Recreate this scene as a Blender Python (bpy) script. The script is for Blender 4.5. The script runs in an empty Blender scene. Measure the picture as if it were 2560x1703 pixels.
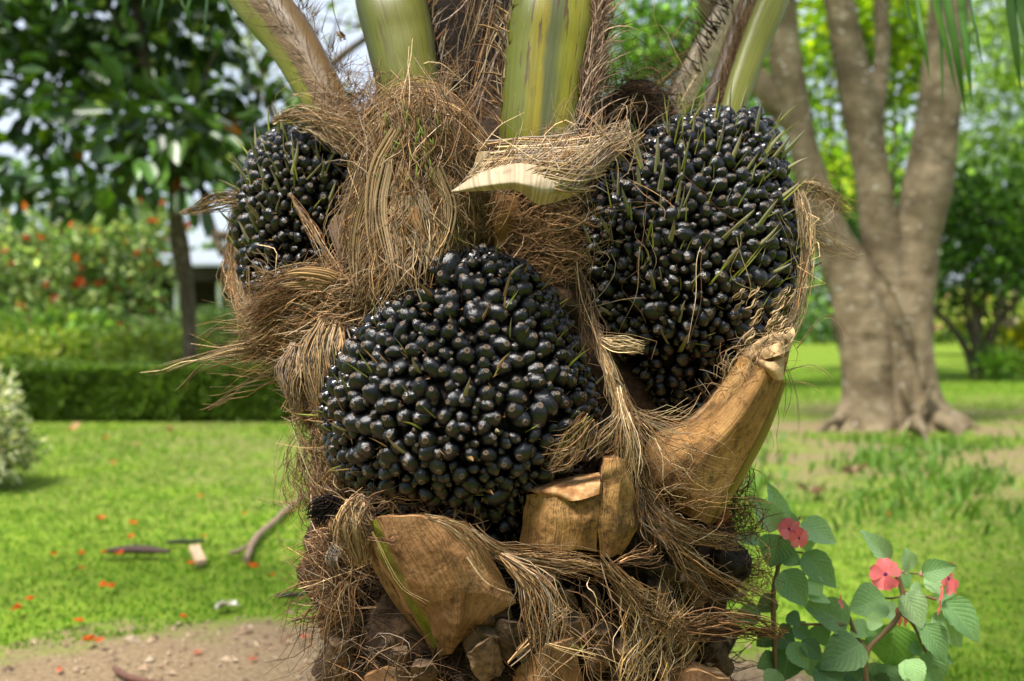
import bpy, math, random
import numpy as np
from mathutils import Vector, Matrix

rng = np.random.default_rng(11)
random.seed(5)
sc = bpy.context.scene
COL = sc.collection

# ------------------------------------------------------------------ camera, sky, sun, exposure
HCAM = 1.0                       # eye height, metres
FPX = 2560 * 40 / 36             # focal length in photograph pixels
PITCH = math.atan(71.5 / FPX)
cd_ = bpy.data.cameras.new('camera')
cam = bpy.data.objects.new('camera', cd_)
COL.objects.link(cam)
cam.location = (0, 0, HCAM)
cam.rotation_euler = (math.pi / 2 - PITCH, 0, 0)
cd_.lens = 40
cd_.sensor_width = 36
cd_.clip_start = 0.05
cd_.clip_end = 600
cd_.dof.use_dof = True
cd_.dof.focus_distance = 1.66
cd_.dof.aperture_fstop = 3.4
sc.camera = cam

SUN_DIR = Vector((0.30, 0.34, -0.89)).normalized()      # the way the light travels
world = bpy.data.worlds.new('World')
sc.world = world
world.use_nodes = True
wn = world.node_tree
wn.nodes.clear()
w_out = wn.nodes.new('ShaderNodeOutputWorld')
w_bg = wn.nodes.new('ShaderNodeBackground')
w_sky = wn.nodes.new('ShaderNodeTexSky')
w_sky.sky_type = 'NISHITA'
w_sky.sun_disc = False
w_sky.sun_elevation = math.asin(-SUN_DIR.z)
w_sky.sun_rotation = math.atan2(-SUN_DIR.x, -SUN_DIR.y)
w_tc = wn.nodes.new('ShaderNodeTexCoord')
w_no = wn.nodes.new('ShaderNodeTexNoise')
w_no.inputs['Scale'].default_value = 2.2
w_no.inputs['Detail'].default_value = 6
w_rp = wn.nodes.new('ShaderNodeMapRange')
w_rp.inputs[1].default_value = 0.3
w_rp.inputs[2].default_value = 0.65
w_rp.inputs[3].default_value = 0.62
w_rp.inputs[4].default_value = 0.95
w_mx = wn.nodes.new('ShaderNodeMix')
w_mx.data_type = 'RGBA'
w_mx.inputs[7].default_value = (5.5, 6.1, 7.1, 1)          # thin bright cloud over the blue
wn.links.new(w_tc.outputs['Generated'], w_no.inputs['Vector'])
wn.links.new(w_no.outputs[0], w_rp.inputs[0])
wn.links.new(w_rp.outputs[0], w_mx.inputs[0])
wn.links.new(w_sky.outputs[0], w_mx.inputs[6])
wn.links.new(w_mx.outputs[2], w_bg.inputs[0])
w_bg.inputs[1].default_value = 0.095
wn.links.new(w_bg.outputs[0], w_out.inputs[0])

sl = bpy.data.lights.new('sun', 'SUN')
sl.energy = 4.3
sl.angle = math.radians(12)
sl.color = (1.0, 0.95, 0.87)
so = bpy.data.objects.new('sun', sl)
COL.objects.link(so)
so.rotation_euler = SUN_DIR.to_track_quat('-Z', 'Y').to_euler()
so.location = (-3, -3, 9)

sc.view_settings.view_transform = 'Standard'
sc.view_settings.look = 'None'
sc.view_settings.gamma = 1
sc.view_settings.use_curve_mapping = False
sc.view_settings.exposure = 0.92
sc.render.engine = 'CYCLES'
sc.cycles.use_denoising = True
sc.cycles.adaptive_threshold = 0.02
sc.cycles.max_bounces = 6
sc.cycles.diffuse_bounces = 3
sc.cycles.glossy_bounces = 3
sc.cycles.transmission_bounces = 3
sc.cycles.sample_clamp_indirect = 6

# ------------------------------------------------------------------ geometry helpers
CP, SP = math.cos(PITCH), math.sin(PITCH)
VF = np.array([0, CP, -SP])
VU = np.array([0, SP, CP])
VR = np.array([1.0, 0, 0])
CAM0 = np.array([0, 0, HCAM])


def W(px, py, d):
    """world point that lies d metres deep at a place measured in the photograph"""
    px, py, d = np.asarray(px, float), np.asarray(py, float), np.asarray(d, float)
    a = (px - 1280) / FPX * d
    b = (851.5 - py) / FPX * d
    return CAM0 + d[..., None] * VF + a[..., None] * VR + b[..., None] * VU


def WP(pts):
    p = np.array(pts, float)
    return W(p[:, 0], p[:, 1], p[:, 2])


def G(px, py, z=0.0):
    """ground point seen at a place in the photograph"""
    r = VF + (px - 1280) / FPX * VR + (851.5 - py) / FPX * VU
    t = (z - HCAM) / r[2]
    return CAM0 + r * t


def spline(P, n):
    """Catmull-Rom resample of any array of control rows"""
    P = np.asarray(P, float)
    K = len(P)
    if K == 2:
        t = np.linspace(0, 1, n).reshape((-1,) + (1,) * (P.ndim - 1))
        return P[0] * (1 - t) + P[1] * t
    Q = np.concatenate([[2 * P[0] - P[1]], P, [2 * P[-1] - P[-2]]])
    u = np.linspace(0, K - 1, n)
    i = np.minimum(u.astype(int), K - 2)
    f = (u - i).reshape((-1,) + (1,) * (P.ndim - 1))
    p0, p1, p2, p3 = Q[i], Q[i + 1], Q[i + 2], Q[i + 3]
    return 0.5 * (2 * p1 + (p2 - p0) * f + (2 * p0 - 5 * p1 + 4 * p2 - p3) * f ** 2 + (3 * p1 - p0 - 3 * p2 + p3) * f ** 3)


def linear(P, n):
    P = np.asarray(P, float)
    u = np.linspace(0, len(P) - 1, n)
    i = np.minimum(u.astype(int), len(P) - 2)
    f = (u - i).reshape((-1,) + (1,) * (P.ndim - 1))
    return P[i] * (1 - f) + P[i + 1] * f


def unit(v):
    return v / np.maximum(np.linalg.norm(v, axis=-1, keepdims=True), 1e-9)


_nk = rng.normal(size=(64, 3))
_nk = _nk / np.linalg.norm(_nk, axis=1, keepdims=True)


def wob(P, scale, seed=0, octaves=3):
    """smooth pseudo noise in about -1..1 at points P"""
    r = np.random.default_rng(seed + 100)
    out = np.zeros(P.shape[:-1])
    a, tot = 1.0, 0
    for o in range(octaves):
        for j in range(4):
            k = _nk[r.integers(64)] * scale * (2 ** o) * r.uniform(.7, 1.4)
            out += a * np.sin(P @ k + r.uniform(0, 6.28))
        tot += a * 2.2
        a *= .55
    return out / tot


class MB:
    """collects pieces of one mesh"""

    def __init__(s):
        s.V, s.Q, s.T, s.C, s.S, s.mq, s.mt = [], [], [], [], [], [], []
        s.n = 0

    def add(s, V, Q=None, T=None, col=(1, 1, 1), st=None, mi=0):
        V = np.asarray(V, float).reshape(-1, 3)
        k = len(V)
        s.V.append(V)
        c = np.asarray(col, float)
        s.C.append(np.broadcast_to(c, (k, 3)) if c.ndim == 1 else c.reshape(-1, 3))
        s.S.append(np.zeros((k, 3)) if st is None else np.asarray(st, float).reshape(-1, 3))
        if Q is not None and len(Q):
            Q = np.asarray(Q, int) + s.n
            s.Q.append(Q)
            s.mq.append(np.full(len(Q), mi) if np.isscalar(mi) else np.asarray(mi))
        if T is not None and len(T):
            T = np.asarray(T, int) + s.n
            s.T.append(T)
            s.mt.append(np.full(len(T), mi) if np.isscalar(mi) else np.full(len(T), 0))
        s.n += k

    def mesh(s, name, mats, smooth=True):
        me = bpy.data.meshes.new(name)
        V = np.concatenate(s.V)
        Q = np.concatenate(s.Q) if s.Q else np.zeros((0, 4), int)
        T = np.concatenate(s.T) if s.T else np.zeros((0, 3), int)
        me.vertices.add(len(V))
        me.vertices.foreach_set('co', V.astype(np.float32).ravel())
        nl = Q.size + T.size
        me.loops.add(nl)
        me.loops.foreach_set('vertex_index', np.concatenate([Q.ravel(), T.ravel()]).astype(np.int32))
        me.polygons.add(len(Q) + len(T))
        me.polygons.foreach_set('loop_start', np.concatenate([np.arange(len(Q)) * 4, Q.size + np.arange(len(T)) * 3]).astype(np.int32))
        mi = np.concatenate((s.mq if s.mq else []) + (s.mt if s.mt else [])).astype(np.int32)
        for m in (mats if isinstance(mats, (list, tuple)) else [mats]):
            me.materials.append(m)
        me.polygons.foreach_set('material_index', mi)
        me.polygons.foreach_set('use_smooth', np.full(len(mi), smooth))
        C = np.concatenate(s.C)
        at = me.attributes.new('Col', 'FLOAT_COLOR', 'POINT')
        at.data.foreach_set('color', np.concatenate([C, np.ones((len(C), 1))], 1).astype(np.float32).ravel())
        at = me.attributes.new('st', 'FLOAT_VECTOR', 'POINT')
        at.data.foreach_set('vector', np.concatenate(s.S).astype(np.float32).ravel())
        me.update(calc_edges=True)
        me.validate()
        return me

    def build(s, name, mats, parent=None, smooth=True, kind=None):
        return link(name, s.mesh(name, mats, smooth), parent, kind)


def link(name, me, parent=None, kind=None):
    o = bpy.data.objects.new(name, me)
    COL.objects.link(o)
    if parent is not None:
        o.parent = parent
        o.matrix_parent_inverse = world_of(parent).inverted()
    if kind:
        o['kind'] = kind
    return o


def world_of(o):
    m = Matrix.LocRotScale(o.location, o.rotation_euler, o.scale)
    if o.parent:
        m = world_of(o.parent) @ o.matrix_parent_inverse @ m
    return m


def thing(name, label, cat, loc=(0, 0, 0), group=None):
    o = bpy.data.objects.new(name, None)
    COL.objects.link(o)
    o.empty_display_size = .1
    o.location = [float(c) for c in loc]
    return tag(o, label, cat, group)


def tag(o, label, cat, group=None, kind=None):
    o['label'] = label
    o['category'] = cat
    if group:
        o['group'] = group
    if kind:
        o['kind'] = kind
    return o


def struct(o, label=None):
    o['kind'] = 'structure'
    if label:
        o['label'] = label
    return o


def frames(P, front=None, roll=0.0):
    """tangent, side and front vectors along a path"""
    T = unit(np.gradient(P, axis=0))
    f = -VF if front is None else np.asarray(front, float)
    N = unit(f - (T @ f)[:, None] * T if f.ndim == 1 else f - (T * f).sum(1)[:, None] * T)
    S = np.cross(T, N)
    r = np.broadcast_to(np.asarray(roll, float), (len(P),))[:, None]
    N2 = N * np.cos(r) + S * np.sin(r)
    S2 = S * np.cos(r) - N * np.sin(r)
    return T, S2, N2


def prof_round(n=12):
    a = np.linspace(0, 2 * np.pi, n, endpoint=False) - np.pi / 2
    return np.stack([np.cos(a), np.sin(a)], 1)


def prof_petiole(n=20):
    """keeled outside (front), flat to hollow inside (back)"""
    a = np.linspace(0, 2 * np.pi, n, endpoint=False) - np.pi / 2
    x, y = np.cos(a), np.sin(a)
    x = np.sign(x) * np.abs(x) ** .75
    y = np.where(y > 0, y ** .8, -0.35 * np.abs(y) ** .6)
    return np.stack([x, y], 1)


def prof_strip(n=8):
    a = np.linspace(0, 2 * np.pi, n, endpoint=False) - np.pi / 2
    x, y = np.cos(a), np.sin(a)
    return np.stack([x, y * .5 + .6 * (1 - x * x)], 1)


def sweep(mb, path, wid, thk, prof, nk=None, front=None, roll=0.0, col=(1, 1, 1), mi=0, caps=True, lump=0, lscale=20, seed=0, capmi=None):
    """loft a closed profile along a path; wid and thk are half sizes at the control points"""
    path = np.asarray(path, float)
    nk = nk or max(6, len(path) * 4)
    P = spline(path, nk)
    w = spline(np.broadcast_to(np.asarray(wid, float), (len(path),))[:, None], nk)[:, 0]
    t = spline(np.broadcast_to(np.asarray(thk, float), (len(path),))[:, None], nk)[:, 0]
    rl = spline(np.broadcast_to(np.asarray(roll, float), (len(path),))[:, None], nk)[:, 0]
    T, S, N = frames(P, front, rl)
    n = len(prof)
    V = P[:, None] + S[:, None] * (prof[None, :, 0:1] * w[:, None, None]) + N[:, None] * (prof[None, :, 1:2] * t[:, None, None])
    if lump:
        d = unit(V - P[:, None])
        V = V + d * (wob(V, lscale, seed) * lump)[..., None]
    L = np.concatenate([[0], np.cumsum(np.linalg.norm(np.diff(P, axis=0), axis=1))])
    st = np.zeros((nk, n, 3))
    st[..., 0] = np.arange(n)[None] / n
    st[..., 1] = L[:, None]
    st[..., 2] = seed
    i, j = np.meshgrid(np.arange(nk - 1), np.arange(n), indexing='ij')
    j2 = (j + 1) % n
    Q = np.stack([i * n + j, i * n + j2, (i + 1) * n + j2, (i + 1) * n + j], -1).reshape(-1, 4)
    c = np.asarray(col, float)
    if c.ndim == 2:
        c = np.repeat(spline(c, nk)[:, None], n, 1)
    mb.add(V, Q, col=c, st=st, mi=mi)
    if caps:
        for e in (0, nk - 1):
            ring = V[e]
            ctr = ring.mean(0)
            k = np.arange(n)
            tri = np.stack([np.full(n, n), k, (k + 1) % n], 1) if e else np.stack([np.full(n, n), (k + 1) % n, k], 1)
            s2 = np.concatenate([st[e], [[.5, L[e], seed]]])
            cc = (c[e].mean(0) if c.ndim == 3 else c)
            mb.add(np.concatenate([ring, [ctr]]), T=tri, col=cc, st=s2, mi=mi if capmi is None else capmi)
    return P


def patch(mb, rows, nu, nv, thick, col=(1, 1, 1), mi=0, lump=0, lscale=30, seed=0, back_shrink=0.0, edge_mi=None, tdir=None, lin=False):
    """solid sheet: grid of control points (px,py,depth), thickened away from the camera"""
    R = np.array(rows, float)
    R = W(R[..., 0], R[..., 1], R[..., 2])
    f_ = linear if lin else spline
    A = f_(R, nv)
    A = np.swapaxes(f_(np.swapaxes(A, 0, 1), nu), 0, 1)
    if lump:
        if lin:      # rough the outline too
            A = A + VR * (wob(A, 90, seed + 1) * lump * .8)[..., None] + VU * (wob(A, 90, seed + 2) * lump * .8)[..., None]
        A = A + VF * (wob(A, lscale, seed) * lump)[..., None]
    td = VF if tdir is None else unit(np.asarray(tdir, float))
    B = A + td * thick
    if back_shrink:
        B = B + (A.mean((0, 1)) - A) * back_shrink
    st = np.zeros((nv, nu, 3))
    st[..., 0] = np.linspace(0, 1, nu)[None]
    st[..., 1] = np.linspace(0, 1, nv)[:, None] * np.linalg.norm(R[-1].mean(0) - R[0].mean(0))
    st[..., 2] = seed
    i, j = np.meshgrid(np.arange(nv - 1), np.arange(nu - 1), indexing='ij')
    Q = np.stack([i * nu + j, i * nu + j + 1, (i + 1) * nu + j + 1, (i + 1) * nu + j], -1).reshape(-1, 4)
    mb.add(A, Q[:, ::-1], col=col, st=st, mi=mi)
    mb.add(B, Q, col=col, st=st, mi=mi)
    em = mi if edge_mi is None else edge_mi
    ring = np.concatenate([np.arange(nu), np.arange(1, nv) * nu + nu - 1, (nv - 1) * nu + np.arange(nu - 2, -1, -1), np.arange(nv - 2, 0, -1) * nu])
    a, b, s = A.reshape(-1, 3)[ring], B.reshape(-1, 3)[ring], st.reshape(-1, 3)[ring]
    m = len(ring)
    mid = (a + b) / 2
    k = np.arange(m)
    k2 = (k + 1) % m
    mb.add(np.concatenate([a, b]), np.stack([k, k2, m + k2, m + k], 1), col=col, st=np.concatenate([s, s]), mi=em)


def strands(mb, P, R, col, mi=0):
    """thin three-sided fibres: P [N,K,3], R [N,K], col [N,3]"""
    N, K = P.shape[:2]
    if not N:
        return
    T = unit(np.gradient(P, axis=1))
    ref = np.array([.31, .83, .46])
    A = unit(np.cross(T, ref))
    B = np.cross(T, A)
    V = np.empty((N, K, 3, 3))
    for q in range(3):
        a = 2 * np.pi * q / 3
        V[:, :, q] = P + (A * math.cos(a) + B * math.sin(a)) * R[..., None]
    base = (np.arange(N) * K * 3)[:, None, None]
    i = (np.arange(K - 1) * 3)[None, :, None]
    q = np.arange(3)[None, None]
    q2 = (q + 1) % 3
    Q = np.stack(np.broadcast_arrays(base + i + q, base + i + q2, base + i + 3 + q2, base + i + 3 + q), -1).reshape(-1, 4)
    c = np.repeat(col, K * 3, 0) if col.ndim == 2 else np.repeat(col.reshape(-1, 3), 3, 0)
    mb.add(V, Q, col=c, mi=mi)


def pick(pal, n, var=.25):
    pal = np.array(pal, float)
    c = pal[rng.integers(len(pal), size=n)]
    return c * np.exp(rng.normal(0, var, (n, 1))) * np.exp(rng.normal(0, var * .05, (n, 3)))


TAN = [(.42, .26, .12), (.33, .19, .08), (.50, .36, .20), (.24, .125, .05), (.42, .31, .20)]
STRAW = [(.56, .42, .22), (.48, .34, .16), (.62, .49, .29)]
BROWN = [(.17, .09, .04), (.25, .135, .055), (.11, .06, .03), (.30, .18, .09)]
DARK = [(.035, .022, .014), (.06, .036, .02), (.10, .058, .03), (.02, .014, .01)]
GREY = [(.34, .27, .19), (.26, .19, .13), (.42, .34, .25)]


def bundle(mb, guide, n, spread, lo=.55, hi=1.0, curl=.004, rad=(.0005, .0011), pal=TAN, K=8, frizz=1.0, dfac=.5, start=None, var=.3, mi=0):
    """fibres that follow a guide [(px,py,depth)...]; spread in metres along it"""
    if n > 100:
        n = int(n * .55)
    rad = (rad[0] * .7, rad[1] * .85)
    curl = curl * .6
    var = var * 1.6
    g = spline(WP(guide), 48)
    T, S, N = frames(g)
    sp = spline(np.atleast_1d(np.asarray(spread, float))[:, None] if np.size(spread) > 1 else np.full((2, 1), float(spread)), 48)[:, 0]
    L = np.linalg.norm(np.diff(g, axis=0), axis=1).sum()
    ln = rng.uniform(lo, hi, n)
    t0 = rng.uniform(0, 1, n) * (1 - ln) if start is None else np.full(n, start)
    t = t0[:, None] + ln[:, None] * np.linspace(0, 1, K)[None]
    x = np.clip(t * 47, 0, 46.999)
    i = x.astype(int)
    f = (x - i)[..., None]

    def at(A):
        return A[i] * (1 - f) + A[i + 1] * f
    o1 = np.clip(rng.normal(0, .75, n), -1.5, 1.5)[:, None]
    o2 = np.clip(rng.normal(0, .75, n), -1.5, 1.5)[:, None]
    sv = at(sp[:, None])[..., 0]
    tt = np.linspace(0, 1, K)[None]
    ph = rng.uniform(0, 6.28, (4, n, 1))
    fr = rng.uniform(3, 9, (2, n, 1))
    am = curl * np.exp(rng.normal(0, .7, (2, n, 1))) * frizz
    c1 = am[0] * np.sin(fr[0] * tt * L / .12 + ph[0]) * (.25 + tt) + rng.normal(0, curl * 2, (n, 1)) * tt ** 2
    c2 = am[1] * np.sin(fr[1] * tt * L / .12 + ph[1]) * (.25 + tt) + rng.normal(0, curl * 2, (n, 1)) * tt ** 2
    wf, wp = rng.uniform(.4, 1.5, (n, 1)), rng.uniform(0, 6.28, (n, 1))
    c1 = c1 + sv * .75 * (np.sin(6.28 * wf * t + wp) - np.sin(6.28 * wf * t[:, :1] + wp))
    P = at(g) + at(S) * (o1 * sv + c1)[..., None] + at(N) * ((o2 * sv) * dfac + c2 * .7)[..., None]
    r = rng.uniform(rad[0], rad[1], (n, 1)) * (1 - .6 * tt ** 2)
    strands(mb, P, r, pick(pal, n, var), mi)


def inpoly(p, poly):
    poly = np.array(poly, float)
    x, y = p[:, 0], p[:, 1]
    c = np.zeros(len(p), bool)
    j = len(poly) - 1
    for i in range(len(poly)):
        a, b = poly[i], poly[j]
        m = ((a[1] > y) != (b[1] > y)) & (x < (b[0] - a[0]) * (y - a[1]) / (b[1] - a[1] + 1e-12) + a[0])
        c ^= m
        j = i
    return c


def sample_poly(poly, n):
    q = np.array(poly, float)
    lo, hi = q.min(0), q.max(0)
    out = np.zeros((0, 2))
    while len(out) < n:
        p = rng.uniform(lo, hi, (n * 2, 2))
        out = np.concatenate([out, p[inpoly(p, poly)]])
    return out[:n]


def thatch(mb, poly, depth, n, ang, sd=25, length=(.05, .14), lift=(.0, .025), curl=.006, rad=(.0004, .001), pal=TAN, K=7, bend=30, var=.3):
    """loose fibres lying over a surface; ang in degrees, 0 right, 90 up in the picture"""
    if n > 250:
        n = int(n * .6)
    rad = (rad[0] * .65, rad[1] * .8)
    bend = bend * .7
    var = var * 1.6
    p = sample_poly(poly, n)
    a = np.radians((ang(p) if callable(ang) else np.full(n, float(ang))) + rng.normal(0, sd, n))
    d0 = depth(p[:, 0], p[:, 1])
    L = rng.uniform(*length, n) / d0 * FPX
    tt = np.linspace(-.5, .5, K)[None]
    kk = np.radians(rng.normal(0, bend, n))[:, None]
    aa = a[:, None] + kk * tt * 2
    st = L[:, None] / (K - 1)
    x = p[:, :1] + np.cumsum(np.cos(aa) * st, 1) - (np.cos(a) * L * .5)[:, None]
    y = p[:, 1:] - np.cumsum(np.sin(aa) * st, 1) + (np.sin(a) * L * .5)[:, None]
    h = rng.uniform(*lift, n)[:, None] * (1 - 1.6 * tt ** 2) + rng.normal(0, curl, (n, 1)) * tt
    D = depth(x, y) - h
    P = W(x, y, D)
    ph = rng.uniform(0, 6.28, (2, n, 1))
    P = P + VR * (curl * .5 * np.sin(9 * tt + ph[0]))[..., None] + VU * (curl * .5 * np.sin(8 * tt + ph[1]))[..., None]
    r = rng.uniform(rad[0], rad[1], (n, 1)) * (1 - 1.8 * np.abs(tt) ** 2)
    strands(mb, P, r, pick(pal, n, var))


# ------------------------------------------------------------------ materials
class Mat:
    def __init__(s, name):
        s.m = bpy.data.materials.new(name)
        s.m.use_nodes = True
        s.t = s.m.node_tree
        s.t.nodes.clear()
        s.out = s.n('ShaderNodeOutputMaterial')

    def n(s, kind, **kw):
        x = s.t.nodes.new(kind)
        for k, v in kw.items():
            setattr(x, k, v)
        return x

    def set(s, node, **kw):
        for k, v in kw.items():
            node.inputs[k.replace('_', ' ')].default_value = v
        return node

    def l(s, a, b):
        s.t.links.new(a, b)

    def attr(s, name):
        return s.n('ShaderNodeAttribute', attribute_name=name)

    def noise(s, scale, detail=4, vec=None, rough=.55):
        x = s.n('ShaderNodeTexNoise')
        s.set(x, Scale=scale, Detail=detail, Roughness=rough)
        if vec is not None:
            s.l(vec, x.inputs['Vector'])
        return x.outputs[0]

    def obj(s):
        return s.n('ShaderNodeTexCoord').outputs['Object']

    def scaled(s, vec, sx, sy, sz):
        x = s.n('ShaderNodeVectorMath', operation='MULTIPLY')
        s.l(vec, x.inputs[0])
        x.inputs[1].default_value = (sx, sy, sz)
        return x.outputs[0]

    def ramp(s, fac, stops, interp='LINEAR'):
        x = s.n('ShaderNodeValToRGB')
        e = x.color_ramp
        e.interpolation = interp
        while len(e.elements) < len(stops):
            e.elements.new(.5)
        for k, (p, c) in zip(e.elements, stops):
            k.position = p
            k.color = (*c, 1) if len(c) == 3 else c
        s.l(fac, x.inputs[0])
        return x.outputs[0]

    def fr(s, fac, a, b, c=0.0, d=1.0):
        x = s.n('ShaderNodeMapRange')
        s.l(fac, x.inputs[0])
        for i, v in enumerate((a, b, c, d)):
            x.inputs[i + 1].default_value = v
        return x.outputs[0]

    def mix(s, fac, a, b, mode='MIX'):
        x = s.n('ShaderNodeMix', data_type='RGBA', blend_type=mode)
        for i, v in ((0, fac), (6, a), (7, b)):
            if hasattr(v, 'is_output'):
                s.l(v, x.inputs[i])
            elif i == 0:
                x.inputs[0].default_value = v
            else:
                x.inputs[i].default_value = (*v, 1)
        return x.outputs[2]

    def math(s, op, a, b=0.0):
        x = s.n('ShaderNodeMath', operation=op)
        for i, v in ((0, a), (1, b)):
            if hasattr(v, 'is_output'):
                s.l(v, x.inputs[i])
            else:
                x.inputs[i].default_value = v
        return x.outputs[0]

    def bsdf(s, color, rough=.6, spec=.3, bump=None, bd=.002, transl=0.0, tcol=None, normal_strength=.6, coat=0):
        b = s.n('ShaderNodeBsdfPrincipled')
        if hasattr(color, 'is_output'):
            s.l(color, b.inputs['Base Color'])
        else:
            b.inputs['Base Color'].default_value = (*color, 1)
        if hasattr(rough, 'is_output'):
            s.l(rough, b.inputs['Roughness'])
        else:
            b.inputs['Roughness'].default_value = rough
        b.inputs['Specular IOR Level'].default_value = spec
        if coat:
            b.inputs['Coat Weight'].default_value = coat
            b.inputs['Coat Roughness'].default_value = .15
        if bump is not None:
            x = s.n('ShaderNodeBump')
            x.inputs['Strength'].default_value = normal_strength
            x.inputs['Distance'].default_value = bd
            s.l(bump, x.inputs['Height'])
            s.l(x.outputs[0], b.inputs['Normal'])
        o = b.outputs[0]
        if transl:
            t = s.n('ShaderNodeBsdfTranslucent')
            if tcol is None:
                tcol = color
            if hasattr(tcol, 'is_output'):
                s.l(tcol, t.inputs[0])
            else:
                t.inputs[0].default_value = (*tcol, 1)
            mx = s.n('ShaderNodeMixShader')
            mx.inputs[0].default_value = transl
            s.l(o, mx.inputs[1])
            s.l(t.outputs[0], mx.inputs[2])
            o = mx.outputs[0]
        s.l(o, s.out.inputs[0])
        return s.m


def mat_fibre():
    m = Mat('fibre')
    c = m.attr('Col').outputs[0]
    n = m.noise(160, 2, m.obj())
    c2 = m.mix(1.0, c, m.ramp(n, [(.3, (.7, .68, .66)), (.7, (1.2, 1.2, 1.2))]), 'MULTIPLY')
    c2 = m.mix(1.0, c2, (.86, .85, .88), 'MULTIPLY')
    return m.bsdf(c2, .75, .2, transl=.12)


def mat_strip():
    m = Mat('dry_strip')
    st = m.attr('st').outputs[1]
    v = m.scaled(st, 34, 7, 9)
    n = m.noise(1.0, 5, v)
    n2 = m.noise(26, 4, m.obj())
    c = m.attr('Col').outputs[0]
    c = m.mix(1.0, c, m.ramp(n, [(.25, (.38, .33, .28)), (.5, (.95, .93, .9)), (.75, (1.35, 1.33, 1.3))]), 'MULTIPLY')
    c = m.mix(m.fr(n2, .55, .75), c, (.13, .08, .045))
    return m.bsdf(c, .7, .25, bump=n, bd=.003, transl=.08)


def mat_boot(moss=0.0, pale=1.0):
    m = Mat('leaf_base_wood')
    st = m.attr('st').outputs[1]
    ob = m.obj()
    n = m.noise(14, 6, ob)
    n2 = m.noise(70, 5, ob)
    grain = m.noise(1, 4, m.scaled(st, 60, 6, 3))
    c = m.ramp(n, [(.28, (.27 * pale, .155 * pale, .065)), (.5, (.42 * pale, .255 * pale, .12)), (.72, (.54 * pale, .37 * pale, .20))])
    c = m.mix(1.0, c, m.ramp(grain, [(.3, (.78, .74, .7)), (.65, (1.08, 1.08, 1.08))]), 'MULTIPLY')
    scr = m.noise(1, 5, m.scaled(st, 90, 25, 5), .7)
    c = m.mix(m.fr(scr, .55, .75, 0, .7), c, (.12, .066, .034))
    c = m.mix(m.fr(n2, .60, .74, 0, .6), c, (.10, .055, .028))
    sp = m.noise(240, 4, ob, .8)
    c = m.mix(m.fr(sp, .58, .68, 0, .75), c, (.045, .027, .016))
    n3 = m.noise(5, 4, ob)
    c = m.mix(m.fr(n3, .46, .64, 0, .75), c, (.17, .10, .055))
    c = m.mix(m.fr(m.noise(33, 7, ob, .8), .50, .62, 0, .75), c, (.10, .055, .028))
    c = m.mix(m.fr(m.noise(11, 6, ob, .8), .56, .64, 0, .7), c, (.055, .04, .026))
    sx = m.n('ShaderNodeSeparateXYZ')
    m.l(st, sx.inputs[0])
    if moss:
        f = m.math('MULTIPLY', m.fr(m.math('ABSOLUTE', m.math('SUBTRACT', sx.outputs[0], moss * .62)), moss * .38, moss * .2), m.fr(m.noise(22, 4, m.scaled(ob, 1, 1, .5)), .26, .44))
        c = m.mix(f, c, m.ramp(n2, [(.3, (.11, .13, .012)), (.7, (.24, .26, .03))]))
    c = m.mix(1.0, c, (.92, .82, .68), 'MULTIPLY')
    hb = m.math('ADD', m.math('MULTIPLY', n2, .6), m.math('ADD', grain, n))
    return m.bsdf(c, .8, .15, bump=hb, bd=.007, normal_strength=.9)


def mat_cut():
    m = Mat('cut_wood')
    ob = m.obj()
    n = m.noise(60, 6, ob)
    c = m.ramp(n, [(.3, (.17, .06, .022)), (.5, (.36, .19, .075)), (.7, (.55, .37, .19))])
    return m.bsdf(c, .8, .15, bump=n, bd=.005)


def mat_debris():
    m = Mat('dark_debris')
    n = m.noise(28, 7, m.obj(), .7)
    n2 = m.noise(120, 4, m.obj())
    c = m.ramp(n, [(.3, (.012, .009, .007)), (.5, (.045, .027, .016)), (.68, (.12, .068, .033)), (.8, (.2, .12, .06))])
    return m.bsdf(c, .9, .15, bump=m.math('ADD', n, m.math('MULTIPLY', n2, .4)), bd=.012, normal_strength=1)


def mat_fruit():
    m = Mat('fruit_skin')
    st = m.attr('st').outputs[1]
    oi = m.n('ShaderNodeObjectInfo')
    sx = m.n('ShaderNodeSeparateXYZ')
    m.l(st, sx.inputs[0])
    off = m.n('ShaderNodeVectorMath', operation='ADD')
    m.l(m.obj(), off.inputs[0])
    m.l(oi.outputs['Location'], off.inputs[1])
    n = m.noise(150, 4, off.outputs[0])
    streak = m.noise(1, 3, m.scaled(st, 26, 1.6, 3))
    c = m.ramp(n, [(.3, (.002, .002, .0023)), (.6, (.0045, .0043, .0048)), (.8, (.012, .009, .007))])
    red = m.math('MULTIPLY', m.fr(oi.outputs['Random'], .82, 1, 0, .6), m.fr(sx.outputs[1], .55, .1))
    c = m.mix(red, c, (.035, .010, .004))
    tip = m.fr(sx.outputs[1], .935, .955)
    c = m.mix(tip, c, m.ramp(m.noise(420, 3, off.outputs[0]), [(.35, (.02, .012, .006)), (.6, (.14, .085, .045)), (.75, (.30, .22, .14))]))
    c = m.mix(m.fr(sx.outputs[1], .972, .985, 0, .85), c, (.02, .012, .007))
    scuff = m.fr(m.noise(60, 3, off.outputs[0]), .70, .76, 0, .7)
    c = m.mix(scuff, c, (.13, .085, .05))
    rough = m.math('ADD', m.fr(streak, .3, .7, .06, .17), m.math('MULTIPLY', tip, .4))
    return m.bsdf(c, rough, .6, bump=m.math('ADD', streak, m.math('MULTIPLY', n, .35)), bd=.0014, normal_strength=.5)


def mat_bract():
    m = Mat('bract')
    c = m.attr('Col').outputs[0]
    n = m.noise(90, 4, m.obj())
    c = m.mix(m.fr(n, .5, .72), c, (.13, .085, .045))
    return m.bsdf(c, .55, .3, bump=n, bd=.001, transl=.15)


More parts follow.
